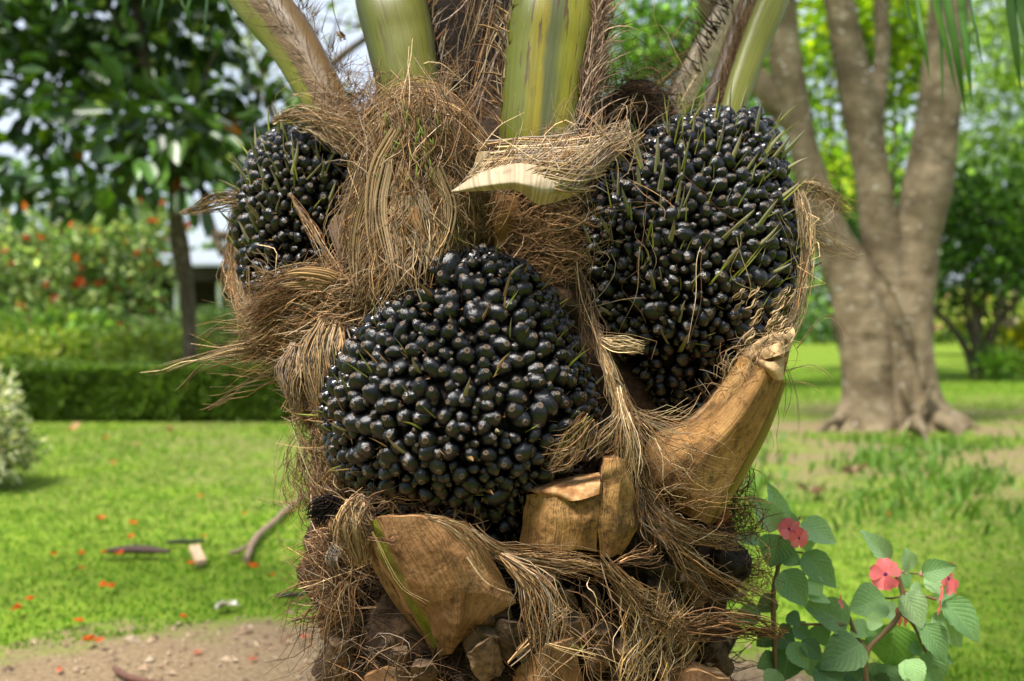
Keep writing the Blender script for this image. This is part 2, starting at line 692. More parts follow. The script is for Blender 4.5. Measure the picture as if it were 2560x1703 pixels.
def mat_petiole(name, stops, speck=.5, rough=.42):
    """smooth green stalk, colour bands across, flecks and fine bloom along"""
    m = Mat(name)
    st = m.attr('st').outputs[1]
    sx = m.n('ShaderNodeSeparateXYZ')
    m.l(st, sx.inputs[0])
    wv = m.noise(1, 3, m.scaled(st, 3, 5, 1))
    s2 = m.math('ADD', sx.outputs[0], m.fr(wv, 0, 1, -.035, .035))
    c = m.ramp(s2, stops)
    fine = m.noise(1, 5, m.scaled(st, 120, 5, 1))
    c = m.mix(1.0, c, m.ramp(fine, [(.25, (.72, .74, .7)), (.7, (1.15, 1.14, 1.1))]), 'MULTIPLY')
    dots = m.noise(1, 3, m.scaled(st, 110, 42, 1))
    c = m.mix(m.fr(dots, .62, .72, 0, .2), c, (.55, .55, .30))
    fl = m.noise(1, 4, m.scaled(st, 55, 13, 7))
    fl2 = m.noise(1, 2, m.scaled(st, 9, 3, 7))
    f = m.math('MULTIPLY', m.fr(fl, .555, .60, 0, speck), m.fr(fl2, .45, .56))
    c = m.mix(1.0, c, (.66, .575, .34), 'MULTIPLY')
    c = m.mix(f, c, (.07, .035, .015))
    return m.bsdf(c, rough, .4, bump=fine, bd=.0012, normal_strength=.35)


def mat_leaf(name, transl=.35, rough=.42, spec=.4, tint=(1.15, 1.25, .55), vein=False):
    m = Mat(name)
    c = m.attr('Col').outputs[0]
    n = m.noise(9, 3, m.obj())
    c = m.mix(1.0, c, m.ramp(n, [(.3, (.75, .78, .75)), (.7, (1.2, 1.18, 1.1))]), 'MULTIPLY')
    tc = m.mix(1.0, c, tint, 'MULTIPLY')
    return m.bsdf(c, rough, spec, transl=transl, tcol=tc)


def mat_bark(name, a, b, lichen=.0, scale=6.0):
    m = Mat(name)
    ob = m.obj()
    n = m.noise(scale, 6, ob)
    band = m.noise(3.2, 6, m.scaled(ob, 1.4, 1.4, 3.2))
    c = m.ramp(n, [(.3, a), (.7, b)])
    c = m.mix(1.0, c, m.ramp(band, [(.32, (.8, .79, .78)), (.62, (1.1, 1.1, 1.1))]), 'MULTIPLY')
    big = m.noise(1.7, 3, ob)
    c = m.mix(m.fr(big, .46, .64, 0, .7), c, (.085, .065, .036))
    c = m.mix(m.fr(m.noise(7, 6, ob, .75), .56, .68, 0, .6), c, (.42, .36, .26))
    if lichen:
        li = m.noise(17, 3, m.scaled(ob, 1, 1, 1.6))
        c = m.mix(m.fr(li, .655, .70, 0, lichen), c, (.52, .5, .43))
    return m.bsdf(c, .85, .2, bump=m.math('ADD', n, band), bd=.03)


def mat_plain(name, c, rough=.7, var=.3, scale=20, bd=.003, spec=.3):
    m = Mat(name)
    n = m.noise(scale, 5, m.obj())
    lo = tuple(x * (1 - var) for x in c)
    hi = tuple(x * (1 + var) for x in c)
    return m.bsdf(m.ramp(n, [(.3, lo), (.7, hi)]), rough, spec, bump=n, bd=bd)


def mat_colattr(name, rough=.7, transl=0.0):
    m = Mat(name)
    c = m.attr('Col').outputs[0]
    n = m.noise(40, 4, m.obj())
    c = m.mix(1.0, c, m.ramp(n, [(.3, (.75, .75, .75)), (.7, (1.2, 1.2, 1.2))]), 'MULTIPLY')
    return m.bsdf(c, rough, .3, bump=n, bd=.003, transl=transl)


def mat_ground():
    m = Mat('lawn_ground')
    ob = m.obj()
    n = m.noise(.9, 5, ob)
    n2 = m.noise(9, 5, ob)
    n3 = m.noise(60, 4, ob)
    g = m.ramp(n2, [(.3, (.085, .135, .013)), (.55, (.155, .235, .02)), (.75, (.22, .29, .036))])
    # bare, trodden earth in patches, mostly under the big tree
    dirt = m.ramp(n3, [(.3, (.14, .095, .055)), (.6, (.26, .19, .11)), (.8, (.38, .29, .19))])
    sx = m.n('ShaderNodeSeparateXYZ')
    m.l(ob, sx.inputs[0])

    def disc(x, y, r, soft, kx=1.0):
        dx = m.math('MULTIPLY', m.math('SUBTRACT', sx.outputs[0], x), kx)
        dy = m.math('SUBTRACT', sx.outputs[1], y)
        d = m.math('SQRT', m.math('ADD', m.math('MULTIPLY', dx, dx), m.math('MULTIPLY', dy, dy)))
        d = m.math('ADD', d, m.fr(m.noise(2.6, 5, ob), 0, 1, -.5, .5))
        return m.fr(d, r + soft, r - soft)
    f1 = disc(-.35, 2.0, 1.72, .12)
    f2 = m.math('MULTIPLY', disc(3.4, 9.2, 3.6, 1.8, .6), m.fr(m.noise(1.3, 5, ob), .36, .54, 0, .9))
    c = m.mix(f2, g, dirt)
    c = m.mix(f1, c, dirt)
    c = m.mix(m.fr(n, .55, .75, 0, .35), c, (.13, .13, .035))
    return m.bsdf(c, .95, .1, bump=m.math('ADD', n3, n2), bd=.02)


def mat_impatiens():
    m = Mat('impatiens_leaf')
    st = m.attr('st').outputs[1]
    sx = m.n('ShaderNodeSeparateXYZ')
    m.l(st, sx.inputs[0])
    c = m.n('ShaderNodeObjectInfo').outputs['Color']
    au = m.math('ABSOLUTE', sx.outputs[0])
    # side veins sweep forward from the midrib
    ph = m.math('SUBTRACT', m.math('MULTIPLY', sx.outputs[1], 8.0), m.math('MULTIPLY', au, 3.2))
    tri = m.math('ABSOLUTE', m.math('SUBTRACT', m.math('FRACT', ph), .5))
    vein = m.fr(tri, .40, .5)
    mid = m.fr(au, .055, .015)
    v = m.math('MAXIMUM', m.math('MULTIPLY', vein, .55), mid)
    n = m.noise(18, 4, m.obj())
    c2 = m.mix(1.0, c, m.ramp(n, [(.3, (.82, .84, .82)), (.7, (1.15, 1.13, 1.1))]), 'MULTIPLY')
    c3 = m.mix(m.math('MULTIPLY', v, .22), c2, (.40, .48, .25))
    tc = m.mix(1.0, c3, (1.2, 1.35, .6), 'MULTIPLY')
    h = m.math('SUBTRACT', m.fr(tri, .5, .2), mid)
    return m.bsdf(c3, .5, .35, bump=h, bd=.03, normal_strength=.22, transl=.25, tcol=tc)


M_FIB = mat_fibre()
M_STRIP = mat_strip()
M_BOOT = mat_boot()
M_BOOTM = mat_boot(.28, .92)
M_CUT = mat_cut()
M_DEB = mat_debris()
M_FRUIT = mat_fruit()
M_BRACT = mat_bract()
M_LEAF = mat_leaf('leaf')
M_LEAFD = mat_leaf('glossy_leaf', .22, .35, .5)
M_GRASS = mat_leaf('grass_blade', .35, .55, .3)
M_BARK = mat_bark('smooth_bark', (.105, .078, .042), (.30, .235, .145), .95)
M_BARKD = mat_bark('dark_bark', (.06, .045, .03), (.17, .13, .09), .3, 14)
M_GROUND = mat_ground()
M_IMP = mat_impatiens()
M_STEM = mat_plain('green_stem', (.16, .11, .05), .5, .3, 30, .001)
M_PETAL = mat_leaf('petal', .35, .5, .3, (1.1, .9, .9))
M_ATTR = mat_colattr('mixed_colour')

# ------------------------------------------------------------------ ground and lawn
mb = MB()
xs = np.concatenate([[-300, -120, -60], np.linspace(-30, 30, 61), [60, 120, 300]])
ys = np.concatenate([[-60, -20], np.linspace(-6, 40, 47), [55, 80, 120, 200, 420]])
gx, gy = np.meshgrid(xs, ys)
P = np.stack([gx, gy, np.zeros_like(gx)], -1)
i, j = np.meshgrid(np.arange(len(ys) - 1), np.arange(len(xs) - 1), indexing='ij')
nx_ = len(xs)
mb.add(P, np.stack([i * nx_ + j, i * nx_ + j + 1, (i + 1) * nx_ + j + 1, (i + 1) * nx_ + j], -1).reshape(-1, 4))
struct(mb.build('lawn', M_GROUND), 'green lawn with bare brown earth round the palm')


def soil(x, y):
    q = np.stack([x, y, np.zeros_like(x)], -1)
    n = wob(q, 3.2, 3)
    a = np.hypot(x + .35, y - 2.0) + .22 * n < 1.74
    b = (np.hypot((x - 3.4) * .6, y - 9.2) + 1.0 * wob(q, 1.1, 9) < 3.0) & (wob(q, 1.7, 21) > -.25)
    return a, b


def blades(mb, x, y, h, w, pal, lean=.6):
    n = len(x)
    a = rng.uniform(0, 6.28, n)
    b = rng.uniform(0, 6.28, n)
    le = h * rng.uniform(.1, lean, n)
    base = np.stack([x, y, np.zeros(n)], -1)
    s = np.stack([np.cos(a), np.sin(a), np.zeros(n)], -1) * w[:, None] * .5
    mid = base + np.stack([np.cos(b) * le * .35, np.sin(b) * le * .35, h * .6], -1)
    tip = base + np.stack([np.cos(b) * le, np.sin(b) * le, h], -1)
    V = np.stack([base - s, base + s, mid + s * .8, mid - s * .8, tip], 1)
    k = np.arange(n)[:, None] * 5
    c = np.repeat(pick(pal, n, .13), 5, 0)
    mb.add(V, Q=k + np.array([[0, 1, 2, 3]]), T=k + np.array([[3, 2, 4]]), col=c)


GRASS = [(.18, .33, .030), (.22, .37, .036), (.13, .26, .022), (.28, .38, .065), (.16, .31, .03)]
mb = MB()
N = 250000
u = rng.uniform(0, 1, N)
Y = 2.2 * (20 / 2.2) ** (u ** .8)
X = np.sign(rng.uniform(-1, 1, N)) * rng.uniform(0, 1, N) ** 1.15 * 1.15 * (Y + .6)
sa, sb = soil(X, Y)
keep = ~sa & (~sb | (rng.uniform(0, 1, N) < .12))
X, Y = X[keep], Y[keep]
hs = rng.uniform(.006, .020, len(X)) * (1 + .5 * wob(np.stack([X, Y, X * 0], -1), 2.2, 5)) * (1 + Y * .02)
blades(mb, X, Y, hs, .0035 + .0016 * Y * rng.uniform(.6, 1.3, len(X)), GRASS)
g = mb.build('lawn_grass', M_GRASS)
tag(g, 'short bright green grass covering the lawn', 'grass', kind='stuff')

mb = MB()
N = 9000
a_, r_ = rng.uniform(0, 6.28, N), np.sqrt(rng.uniform(0, 1, N)) * 1.8
X, Y = -.35 + r_ * np.cos(a_), 2.0 + r_ * np.sin(a_)
k = (Y > 1.2) & (np.hypot(X - .02, Y - 2.03) > .4)
X, Y = X[k], Y[k]
n = len(X)
L = rng.exponential(.0045, n) + .002
ang = rng.uniform(0, 6.28, n)
d_ = np.stack([np.cos(ang), np.sin(ang), rng.normal(0, .2, n)], -1)
e_ = np.stack([-np.sin(ang), np.cos(ang), rng.normal(0, .3, n)], -1) * rng.uniform(.25, .8, (n, 1))
c_ = np.stack([X, Y, np.full(n, .003)], -1)
L = L[:, None]
V = np.stack([c_ - d_ * L, c_ + e_ * L, c_ + d_ * L, c_ - e_ * L, c_ + [0, 0, 1] * L * .7], 1)
k = np.arange(n)[:, None] * 5
mb.add(V, T=np.concatenate([k + np.array([[0, 3, 4]]), k + np.array([[3, 2, 4]]), k + np.array([[2, 1, 4]]), k + np.array([[1, 0, 4]])]), col=np.repeat(pick([(.3, .2, .12), (.36, .26, .16), (.2, .13, .08), (.42, .32, .22)], n, .15), 5, 0))
tag(mb.build('soil_crumbs', M_ATTR, smooth=False), 'crumbs of dry soil and chips on the bare earth', 'soil crumbs', kind='stuff')

# taller weeds in a loose band on the right, in front of the big tree
mb = MB()
N = 9000
X = rng.uniform(.8, 5.5, N)
Y = rng.uniform(5.0, 9.0, N)
q = np.stack([X, Y, X * 0], -1)
k = (wob(q, 1.6, 14) + .7 * wob(q, 6, 2) + rng.normal(0, .3, N) > .25) & (np.abs(Y - 6.6 - .15 * X + rng.normal(0, .5, N)) < 1.6)
X, Y = X[k], Y[k]
blades(mb, X, Y, rng.uniform(.03, .12, len(X)), rng.uniform(.010, .03, len(X)), [(.09, .19, .025), (.12, .24, .03), (.15, .27, .04)], 1.2)
tag(mb.build('weeds', M_GRASS), 'taller dark green weeds in front of the big tree', 'weeds', kind='stuff')


# ------------------------------------------------------------------ trees and shrubs
def leaf_set(mb, C, D, L, Wd, col, fold=.25, up=.5):
    """one small folded leaf per row; C base, D direction"""
    n = len(C)
    D = unit(D)
    r = rng.normal(0, 1, (n, 3))
    r[:, 2] += up * 2
    Nn = unit(r - (r * D).sum(1)[:, None] * D)
    S = np.cross(D, Nn)
    L = np.broadcast_to(L, (n,))[:, None]
    Wd = np.broadcast_to(Wd, (n,))[:, None]
    dr = Nn * L * rng.uniform(-.05, .25, (n, 1))
    b = C
    l1 = C + D * L * .35 + S * Wd * .46 + Nn * Wd * fold
    l2 = C + D * L * .75 + S * Wd * .36 + Nn * Wd * fold - dr * .5
    t = C + D * L - dr
    r2 = C + D * L * .75 - S * Wd * .36 + Nn * Wd * fold - dr * .5
    r1 = C + D * L * .35 - S * Wd * .46 + Nn * Wd * fold
    V = np.stack([b, l1, l2, t, r2, r1], 1)
    k = np.arange(n)[:, None] * 6
    Q = np.concatenate([k + np.array([[0, 3, 2, 1]]), k + np.array([[0, 5, 4, 3]])])
    mb.add(V, Q, col=np.repeat(col, 6, 0))


def blob_points(n, ells, shell=.55):
    """points in a union of ellipsoids (centre, radii), denser to the outside"""
    w = np.array([np.prod(e[1]) for e in ells])
    ix = rng.choice(len(ells), n, p=w / w.sum())
    C = np.array([e[0] for e in ells], float)[ix]
    R = np.array([e[1] for e in ells], float)[ix]
    d = unit(rng.normal(0, 1, (n, 3)))
    return C + R * d * (shell + (1 - shell) * rng.uniform(0, 1, (n, 1))) * rng.uniform(.55, 1.05, (n, 1)), d


def crown(parent, ells, clumps, per, csize, L, Wd, pal, mat=M_LEAF, droop=0.0, var=.3, name='crown', extra=None, tint=(1.5, 1.25, .8)):  # default tint paints backlit glow into the leaf colour
    mb = MB()
    cc, cdir = blob_points(clumps, ells)
    ix = np.repeat(np.arange(clumps), per)
    n = len(ix)
    C = cc[ix] + rng.normal(0, 1, (n, 3)) * np.asarray(csize) * .5
    D = C - cc[ix] + cdir[ix] * np.mean(csize) * .5 + rng.normal(0, .35, (n, 3)) * np.mean(csize)
    D = unit(D)
    D[:, 2] -= droop
    tone = np.exp(rng.normal(0, var * .6, clumps))[ix][:, None]
    col = pick(pal, n, var) * tone * np.array(tint)
    l = L * rng.uniform(.6, 1.2, n)
    leaf_set(mb, C, D, l, Wd / L * l * rng.uniform(.8, 1.2, n), col)
    if extra:
        for pal2, frac, s in extra:
            m = int(n * frac)
            k = rng.choice(n, m)
            leaf_set(mb, C[k] + rng.normal(0, .02, (m, 3)), D[k] + rng.normal(0, .5, (m, 3)), L * s, Wd * s * 1.2, pick(pal2, m, .15))
    o = mb.build(name, mat, parent)
    o['kind'] = 'stuff'
    return cc


def limbs(mb, start, targets, r0, r1=.01, sag=.1, seed=0, n=7):
    for k, t in enumerate(targets):
        a, b = np.asarray(start, float), np.asarray(t, float)
        m1 = a + (b - a) * .35 + rng.normal(0, .12, 3) * np.linalg.norm(b - a) * .5
        m2 = a + (b - a) * .7 + rng.normal(0, .10, 3) * np.linalg.norm(b - a) * .5
        sweep(mb, [a, m1, m2, b], [r0, r0 * .75, r0 * .45, r1], [r0, r0 * .75, r0 * .45, r1], prof_round(7), 10, seed=seed + k)


def E(px, py, d, rx, ry, rz):
    """crown lobe from photograph pixels to metres; ry is along the line of sight"""
    return (W(px, py, d), (rx * d / FPX, ry, rz * d / FPX))


# dark, large-leaved tree on the left
DG = [(.022, .062, .014), (.030, .082, .017), (.016, .045, .012), (.045, .11, .02), (.035, .085, .03)]
base = G(478, 1040)
base = np.array([W(478, 900, 11.4)[0], 11.4, 0])
t = thing('broadleaf_tree', 'dark green large-leaved tree with slim trunk behind the clipped hedge', 'tree', base)
mb = MB()
tp = [base, W(475, 880, 11.4), W(468, 740, 11.4), W(447, 600, 11.4), W(436, 500, 11.35), W(420, 380, 11.3), W(360, 150, 11.2), W(335, -40, 11.2), W(330, -300, 11.2)]
sweep(mb, tp, [.085, .075, .075, .095, .06, .055, .05, .045, .03], [.085, .075, .075, .09, .06, .055, .05, .045, .03], prof_round(12), 50, lump=.008, lscale=14)
for q in [(120, 200, 10.4), (640, 260, 10.6), (60, 380, 10.8), (560, 80, 10.8), (230, -60, 11), (700, 380, 11.5), (240, 420, 11)]:
    limbs(mb, W(420, 380, 11.3), [W(*q)], .035)
mb.build('trunk', M_BARKD, t)
crown(t, [E(150, 260, 10.9, 230, 1.1, 190), E(420, 330, 10.6, 260, 1.1, 150), E(640, 310, 11.0, 170, .9, 160), E(80, 440, 11.2, 150, .9, 90),
          E(330, 60, 11.4, 330, 1.3, 120), E(0, 40, 10.9, 190, 1.0, 170), E(300, 470, 10.9, 150, .7, 60), E(380, -220, 11.3, 520, 1.6, 170), E(650, 480, 11.3, 90, .5, 60)],
      250, 13, (.46, .46, .26), .27, .14, DG, M_LEAFD, droop=.35, var=.33,
      extra=[([(.42, .13, .01), (.5, .2, .02)], .006, 1.0), ([(.22, .36, .03), (.30, .42, .05)], .05, .9)])

# paler tree further back, seen at the top of the picture between the left stalks
t = thing('bare_limbed_tree', 'far tree with thin grey limbs and sparse pale leaves against the sky', 'tree', (W(640, 900, 17)[0], 17, 0))
mb = MB()
b0 = np.array([W(640, 900, 17)[0], 17, 0])
sweep(mb, [b0, W(650, 560, 17), W(700, 330, 17), W(820, 170, 17), W(960, 60, 17), W(1050, -50, 17)], [.16, .13, .11, .07, .045, .03], [.16, .13, .11, .07, .045, .03], prof_round(9), 30)
for a, bq in [((700, 330), [(560, 120), (600, -40), (480, 30)]), ((820, 170), [(700, 70), (860, 20), (760, -60), (930, 190)]), ((960, 60), [(840, 90), (900, -30), (780, 40)])]:
    limbs(mb, W(*a, 17), [W(*q, 17 + rng.uniform(-.8, .8)) for q in bq], .035, .006)
for q in [[(560, 640), (530, 570), (512, 510), (505, 470)], [(600, 590), (560, 590), (525, 578), (512, 545), (505, 500)]]:
    sweep(mb, [W(*p, 16.8) for p in q], [.07] * (len(q) - 1) + [.03], [.07] * (len(q) - 1) + [.03], prof_round(8), 16)
mb.build('trunk', M_BARKD, t)
crown(t, [E(560, 60, 17, 200, 1.5, 100), E(420, 140, 17.5, 160, 1.2, 120), E(900, 10, 17, 120, 1, 40), E(640, 190, 18, 150, 1, 80)], 90, 12, (.6, .6, .4), .16, .08,
      [(.12, .20, .06), (.17, .24, .09), (.08, .14, .04)], var=.35)

# flowering shrub behind the hedge
SG = [(.14, .23, .075), (.18, .29, .10), (.28, .38, .17), (.08, .15, .05), (.40, .46, .26)]
t = thing('flowering_shrub', 'tall light green shrub dotted with orange-red flowers behind the hedge', 'shrub', (W(230, 900, 15.5)[0], 15.5, 0))
b0 = np.array([W(230, 900, 15.5)[0], 15.5, 0])
mb = MB()
limbs(mb, b0, [W(q[0], q[1], 15.5) for q in [(80, 620), (200, 560), (330, 560), (400, 680), (20, 720), (270, 700)]], .04)
mb.build('stems', M_BARKD, t)
crown(t, [E(230, 640, 15.5, 190, 1.1, 140), E(60, 660, 15.3, 150, 1, 120), E(350, 600, 15.6, 90, .8, 110), E(160, 800, 15, 200, .9, 100), E(-80, 700, 15.4, 120, .9, 150), E(330, 760, 15.4, 80, .7, 80)],
      330, 22, (.42, .42, .3), .13, .07, SG, var=.35, tint=(1.15, 1.1, 1), extra=[([(.75, .09, .03), (.8, .16, .05), (.65, .04, .04)], .022, 1.25), ([(.6, .5, .04)], .004, 1.1)])
# second, lower plants between hedge and shrub
t = thing('leafy_bush', 'low mixed green bush in front of the flowering shrub', 'bush', (W(170, 900, 13.2)[0], 13.2, 0))
crown(t, [E(150, 860, 13.2, 120, .5, 60), E(250, 890, 13.0, 110, .5, 50), E(60, 890, 13, 90, .5, 45)], 70, 22, (.25, .25, .2), .17, .08, [(.09, .21, .06), (.14, .28, .10), (.20, .33, .08)], extra=[([(.55, .42, .05)], .01, .8)])
t = thing('feathery_bush', 'soft pale green feathery bush left of the palm, before the dark shed', 'bush', (W(500, 900, 14)[0], 14, 0))
crown(t, [E(500, 830, 14, 150, .9, 50), E(420, 850, 14, 90, .7, 50), E(580, 820, 14.2, 90, .8, 55), E(500, 890, 13.8, 150, .6, 40)], 150, 26, (.35, .35, .12), .16, .025, [(.16, .25, .09), (.21, .29, .12), (.12, .20, .07)], tint=(1.1, 1.1, 1))
mb = MB()
limbs(mb, (W(500, 900, 14)[0], 14, 0), [W(440, 810, 14), W(560, 780, 14)], .03)
mb.build('stems', M_BARKD, t)
t2 = thing('groundcover_bush', 'yellowish green low planting just behind the clipped hedge', 'bush', (W(330, 900, 12.4)[0], 12.4, 0))
crown(t2, [((W(px, 900, 12.4)[0], 12.4, .5), (.8, .35, .34)) for px in (20, 180, 340, 500, 640)], 120, 20, (.25, .2, .12), .10, .05, [(.20, .30, .06), (.15, .26, .05), (.26, .33, .09)])

# clipped hedge
t = thing('clipped_hedge', 'low dark green clipped hedge across the lawn', 'hedge', (W(420, 1050, 10.7)[0], 10.7, 0))
hx0, hx1 = W(40, 1000, 10.7)[0], W(860, 1000, 10.7)[0]
mb = MB()
n = 26000
f = rng.choice(3, n, p=[.62, .28, .10])
x = rng.uniform(hx0, hx1, n)
y = np.where(f == 0, 10.3 + rng.exponential(.035, n), rng.uniform(10.3, 11.1, n))
z = np.where(f == 0, rng.uniform(.04, .49, n), .49 - rng.exponential(.03, n))
x = np.where(f == 2, hx0 + rng.exponential(.03, n), x)
z = np.where(f == 2, rng.uniform(.03, .49, n), z)
C = np.stack([x, y, z], -1)
b_ = .05 * wob(C, 3.5, 8) + .025 * wob(C, 11, 4)
C[:, 1] -= np.where(f == 0, b_, 0)
C[:, 2] += np.where(f == 1, b_, 0)
D = rng.normal(0, .6, (n, 3)) + np.array([0, -1, .4]) * (f == 0)[:, None] + np.array([0, -.1, 1]) * (f == 1)[:, None] + np.array([-1, 0, .3]) * (f == 2)[:, None]
pal = [(.11, .19, .028), (.15, .25, .036), (.20, .31, .05), (.07, .13, .02)]
leaf_set(mb, C, D, rng.uniform(.03, .06, n), .024, pick(pal, n, .3))
o = mb.build('foliage', M_LEAF, t)
o['kind'] = 'stuff'
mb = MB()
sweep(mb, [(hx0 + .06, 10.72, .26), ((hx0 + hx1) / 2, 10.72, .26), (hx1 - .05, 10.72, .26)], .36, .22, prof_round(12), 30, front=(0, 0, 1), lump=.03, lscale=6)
mb.build('inner_core', mat_plain('hedge_core', (.03, .03, .015), .95), t)  # solid dark core behind the leaf layer

# variegated bush at the left edge
t = thing('variegated_bush', 'pale cream and green variegated bush at the left edge of the lawn', 'bush', (W(-60, 1000, 6.5)[0], 6.5, 0))
crown(t, [E(-60, 1060, 6.5, 130, .3, 110), E(-10, 1120, 6.4, 90, .28, 80), E(-150, 1080, 6.6, 130, .3, 120)], 210, 26, (.11, .11, .09), .05, .026, [(.50, .50, .30), (.36, .40, .20), (.60, .58, .40), (.16, .22, .08)], var=.2, tint=(1, 1, 1))
mb = MB()
limbs(mb, (W(-60, 1000, 6.5)[0], 6.5, 0), [W(-40, 1080, 6.5), W(-100, 1060, 6.5), W(0, 1120, 6.45), W(-60, 1040, 6.5)], .012, .004)
mb.build('stems', M_BARKD, t)

# dark open shed far behind
t = thing('garden_shed', 'dark open-sided shed with pale metal roof behind the bushes', 'shed', (W(560, 800, 27)[0], 27, 0))
M_SHED = mat_plain('shed_timber', (.045, .032, .026), .85, .4, 3)
M_ROOF = mat_plain('metal_roof', (.27, .30, .33), .5, .12, 2)
M_WHITE = mat_plain('white_paint', (.75, .75, .72), .5, .06, 6)


def box(mb, lo, hi, col=(1, 1, 1), mi=0):
    a, b = np.minimum(lo, hi), np.maximum(lo, hi)
    V = np.array([[(a, b)[(k >> 0) & 1][0], (a, b)[(k >> 1) & 1][1], (a, b)[(k >> 2) & 1][2]] for k in range(8)])
    mb.add(V, [[0, 2, 3, 1], [4, 5, 7, 6], [0, 1, 5, 4], [2, 6, 7, 3], [0, 4, 6, 2], [1, 3, 7, 5]], col=col, mi=mi)


xl, xr, zr = W(320, 700, 27)[0], W(820, 700, 27)[0], W(500, 668, 27)[2]
mb = MB()
box(mb, (xl, 29.5, 0), (xr, 29.8, zr - .1))
box(mb, (xl, 27.4, 0), (xl + .2, 29.4, zr - .1))
mb.build('wall', M_SHED, t, smooth=False)
mb = MB()
box(mb, (xl - .2, 27.0, zr - .32), (xr, 27.12, zr + .02))
mb.build('fascia', M_SHED, t, smooth=False)
mb = MB()
za, zb = zr + .08, W(500, 640, 27)[2] + .35
V = np.array([[xl - .3, 26.7, za], [xr + .2, 26.7, za], [xr + .2, 31, zb], [xl - .3, 31, zb]])
mb.add(np.concatenate([V, V - [0, 0, .06]]), [[0, 1, 2, 3], [7, 6, 5, 4], [0, 4, 5, 1], [1, 5, 6, 2], [2, 6, 7, 3], [3, 7, 4, 0]])
mb.build('roof', M_ROOF, t, smooth=False)
for px in (434, 542, 660, 760):
    mb = MB()
    x = W(px, 700, 27)[0]
    box(mb, (x - .045, 27.2, 0), (x + .045, 27.29, zr - .33))
    mb.build('post', M_WHITE, t, smooth=False)

# the big forked tree on the right
TZ = 9.8
t = thing('forked_tree', 'big grey-brown tree with several forked trunks and flared roots on the right', 'tree', G(2230, 1070))
mb = MB()


def stem(pts, seed, lump=.012):
    """pts: (py, left px, right px, depth offset)"""
    path = [W((a + b) / 2, y, TZ + o) for y, a, b, o in pts]
    r = [(b - a) / 2 * TZ / FPX for y, a, b, o in pts]
    sweep(mb, path, r, r, prof_round(18), len(pts) * 6, lump=lump, lscale=5, seed=seed)


stem([(1090, 2060, 2260, 0), (1050, 2085, 2250, 0), (980, 2105, 2240, 0), (860, 2098, 2235, 0), (760, 2080, 2215, 0), (680, 2060, 2180, 0), (570, 2024, 2112, 0), (430, 1985, 2065, 0), (280, 1950, 2026, 0), (130, 1922, 2000, 0), (0, 1908, 1990, 0), (-250, 1880, 1960, -.2)], 1)
stem([(300, 1950, 2020, .05), (250, 1905, 1975, .08), (170, 1840, 1900, .1), (60, 1770, 1825, .12), (-120, 1690, 1740, .1)], 2)
stem([(1085, 2170, 2330, .05), (1000, 2170, 2320, .05), (860, 2165, 2310, .06), (720, 2160, 2290, .06), (569, 2148, 2250, .05), (430, 2138, 2222, 0), (255, 2103, 2195, 0), (120, 2082, 2160, 0), (0, 2060, 2136, 0), (-250, 2000, 2070, .1)], 3)
stem([(330, 2150, 2210, .06), (250, 2172, 2216, .08), (130, 2188, 2226, .1), (0, 2186, 2220, .12), (-200, 2190, 2220, .2)], 4)
stem([(1090, 2240, 2420, -.05), (1050, 2245, 2385, -.05), (980, 2245, 2350, -.05), (830, 2235, 2330, -.03), (700, 2235, 2340, -.02), (610, 2235, 2346, 0), (500, 2250, 2372, 0), (365, 2280, 2390, 0), (220, 2300, 2404, 0), (0, 2325, 2424, 0), (-250, 2350, 2440, 0)], 5)
for px, py, r, ix, iy in [(2520, 1076, 11, 2300, 1010), (2000, 1086, 11, 2150, 1030), (2345, 1140, 9, 2280, 1050), (2440, 1098, 11, 2310, 1040)]:
    a, b = W(ix, iy, TZ), G(px, py)
    m_ = a * .5 + b * .5
    m_[2] = .07
    b[2] = -.03
    rr = r * TZ / FPX
    sweep(mb, [a, m_, b * .6 + m_ * .4 - np.array([0, 0, .05]), b], [rr * 2.6, rr * 1.3, rr * .7, rr * .3], [rr * 2.2, rr * 1.1, rr * .6, rr * .3], prof_round(12), 20, lump=.02, lscale=6, seed=px)
for q in [[(2200, 670), (2250, 760), (2290, 850), (2310, 960)], [(2240, 880), (2262, 980), (2300, 1050), (2330, 1100)], [(2330, 960), (2290, 1040), (2240, 1095)]]:
    sweep(mb, [W(*p, TZ - .32) for p in q], .03, .03, prof_round(8), 16, lump=.006, lscale=9)
mb.build('trunk', M_BARK, t)
BG = [(.12, .27, .022), (.17, .34, .03), (.08, .19, .02), (.24, .40, .04)]
crown(t, [E(1700, -260, 9.6, 300, 1.2, 120), E(2100, -330, 9.6, 340, 1.4, 130), E(2450, -280, 9.6, 260, 1.3, 130)], 130, 16, (.5, .5, .3), .12, .06, BG)

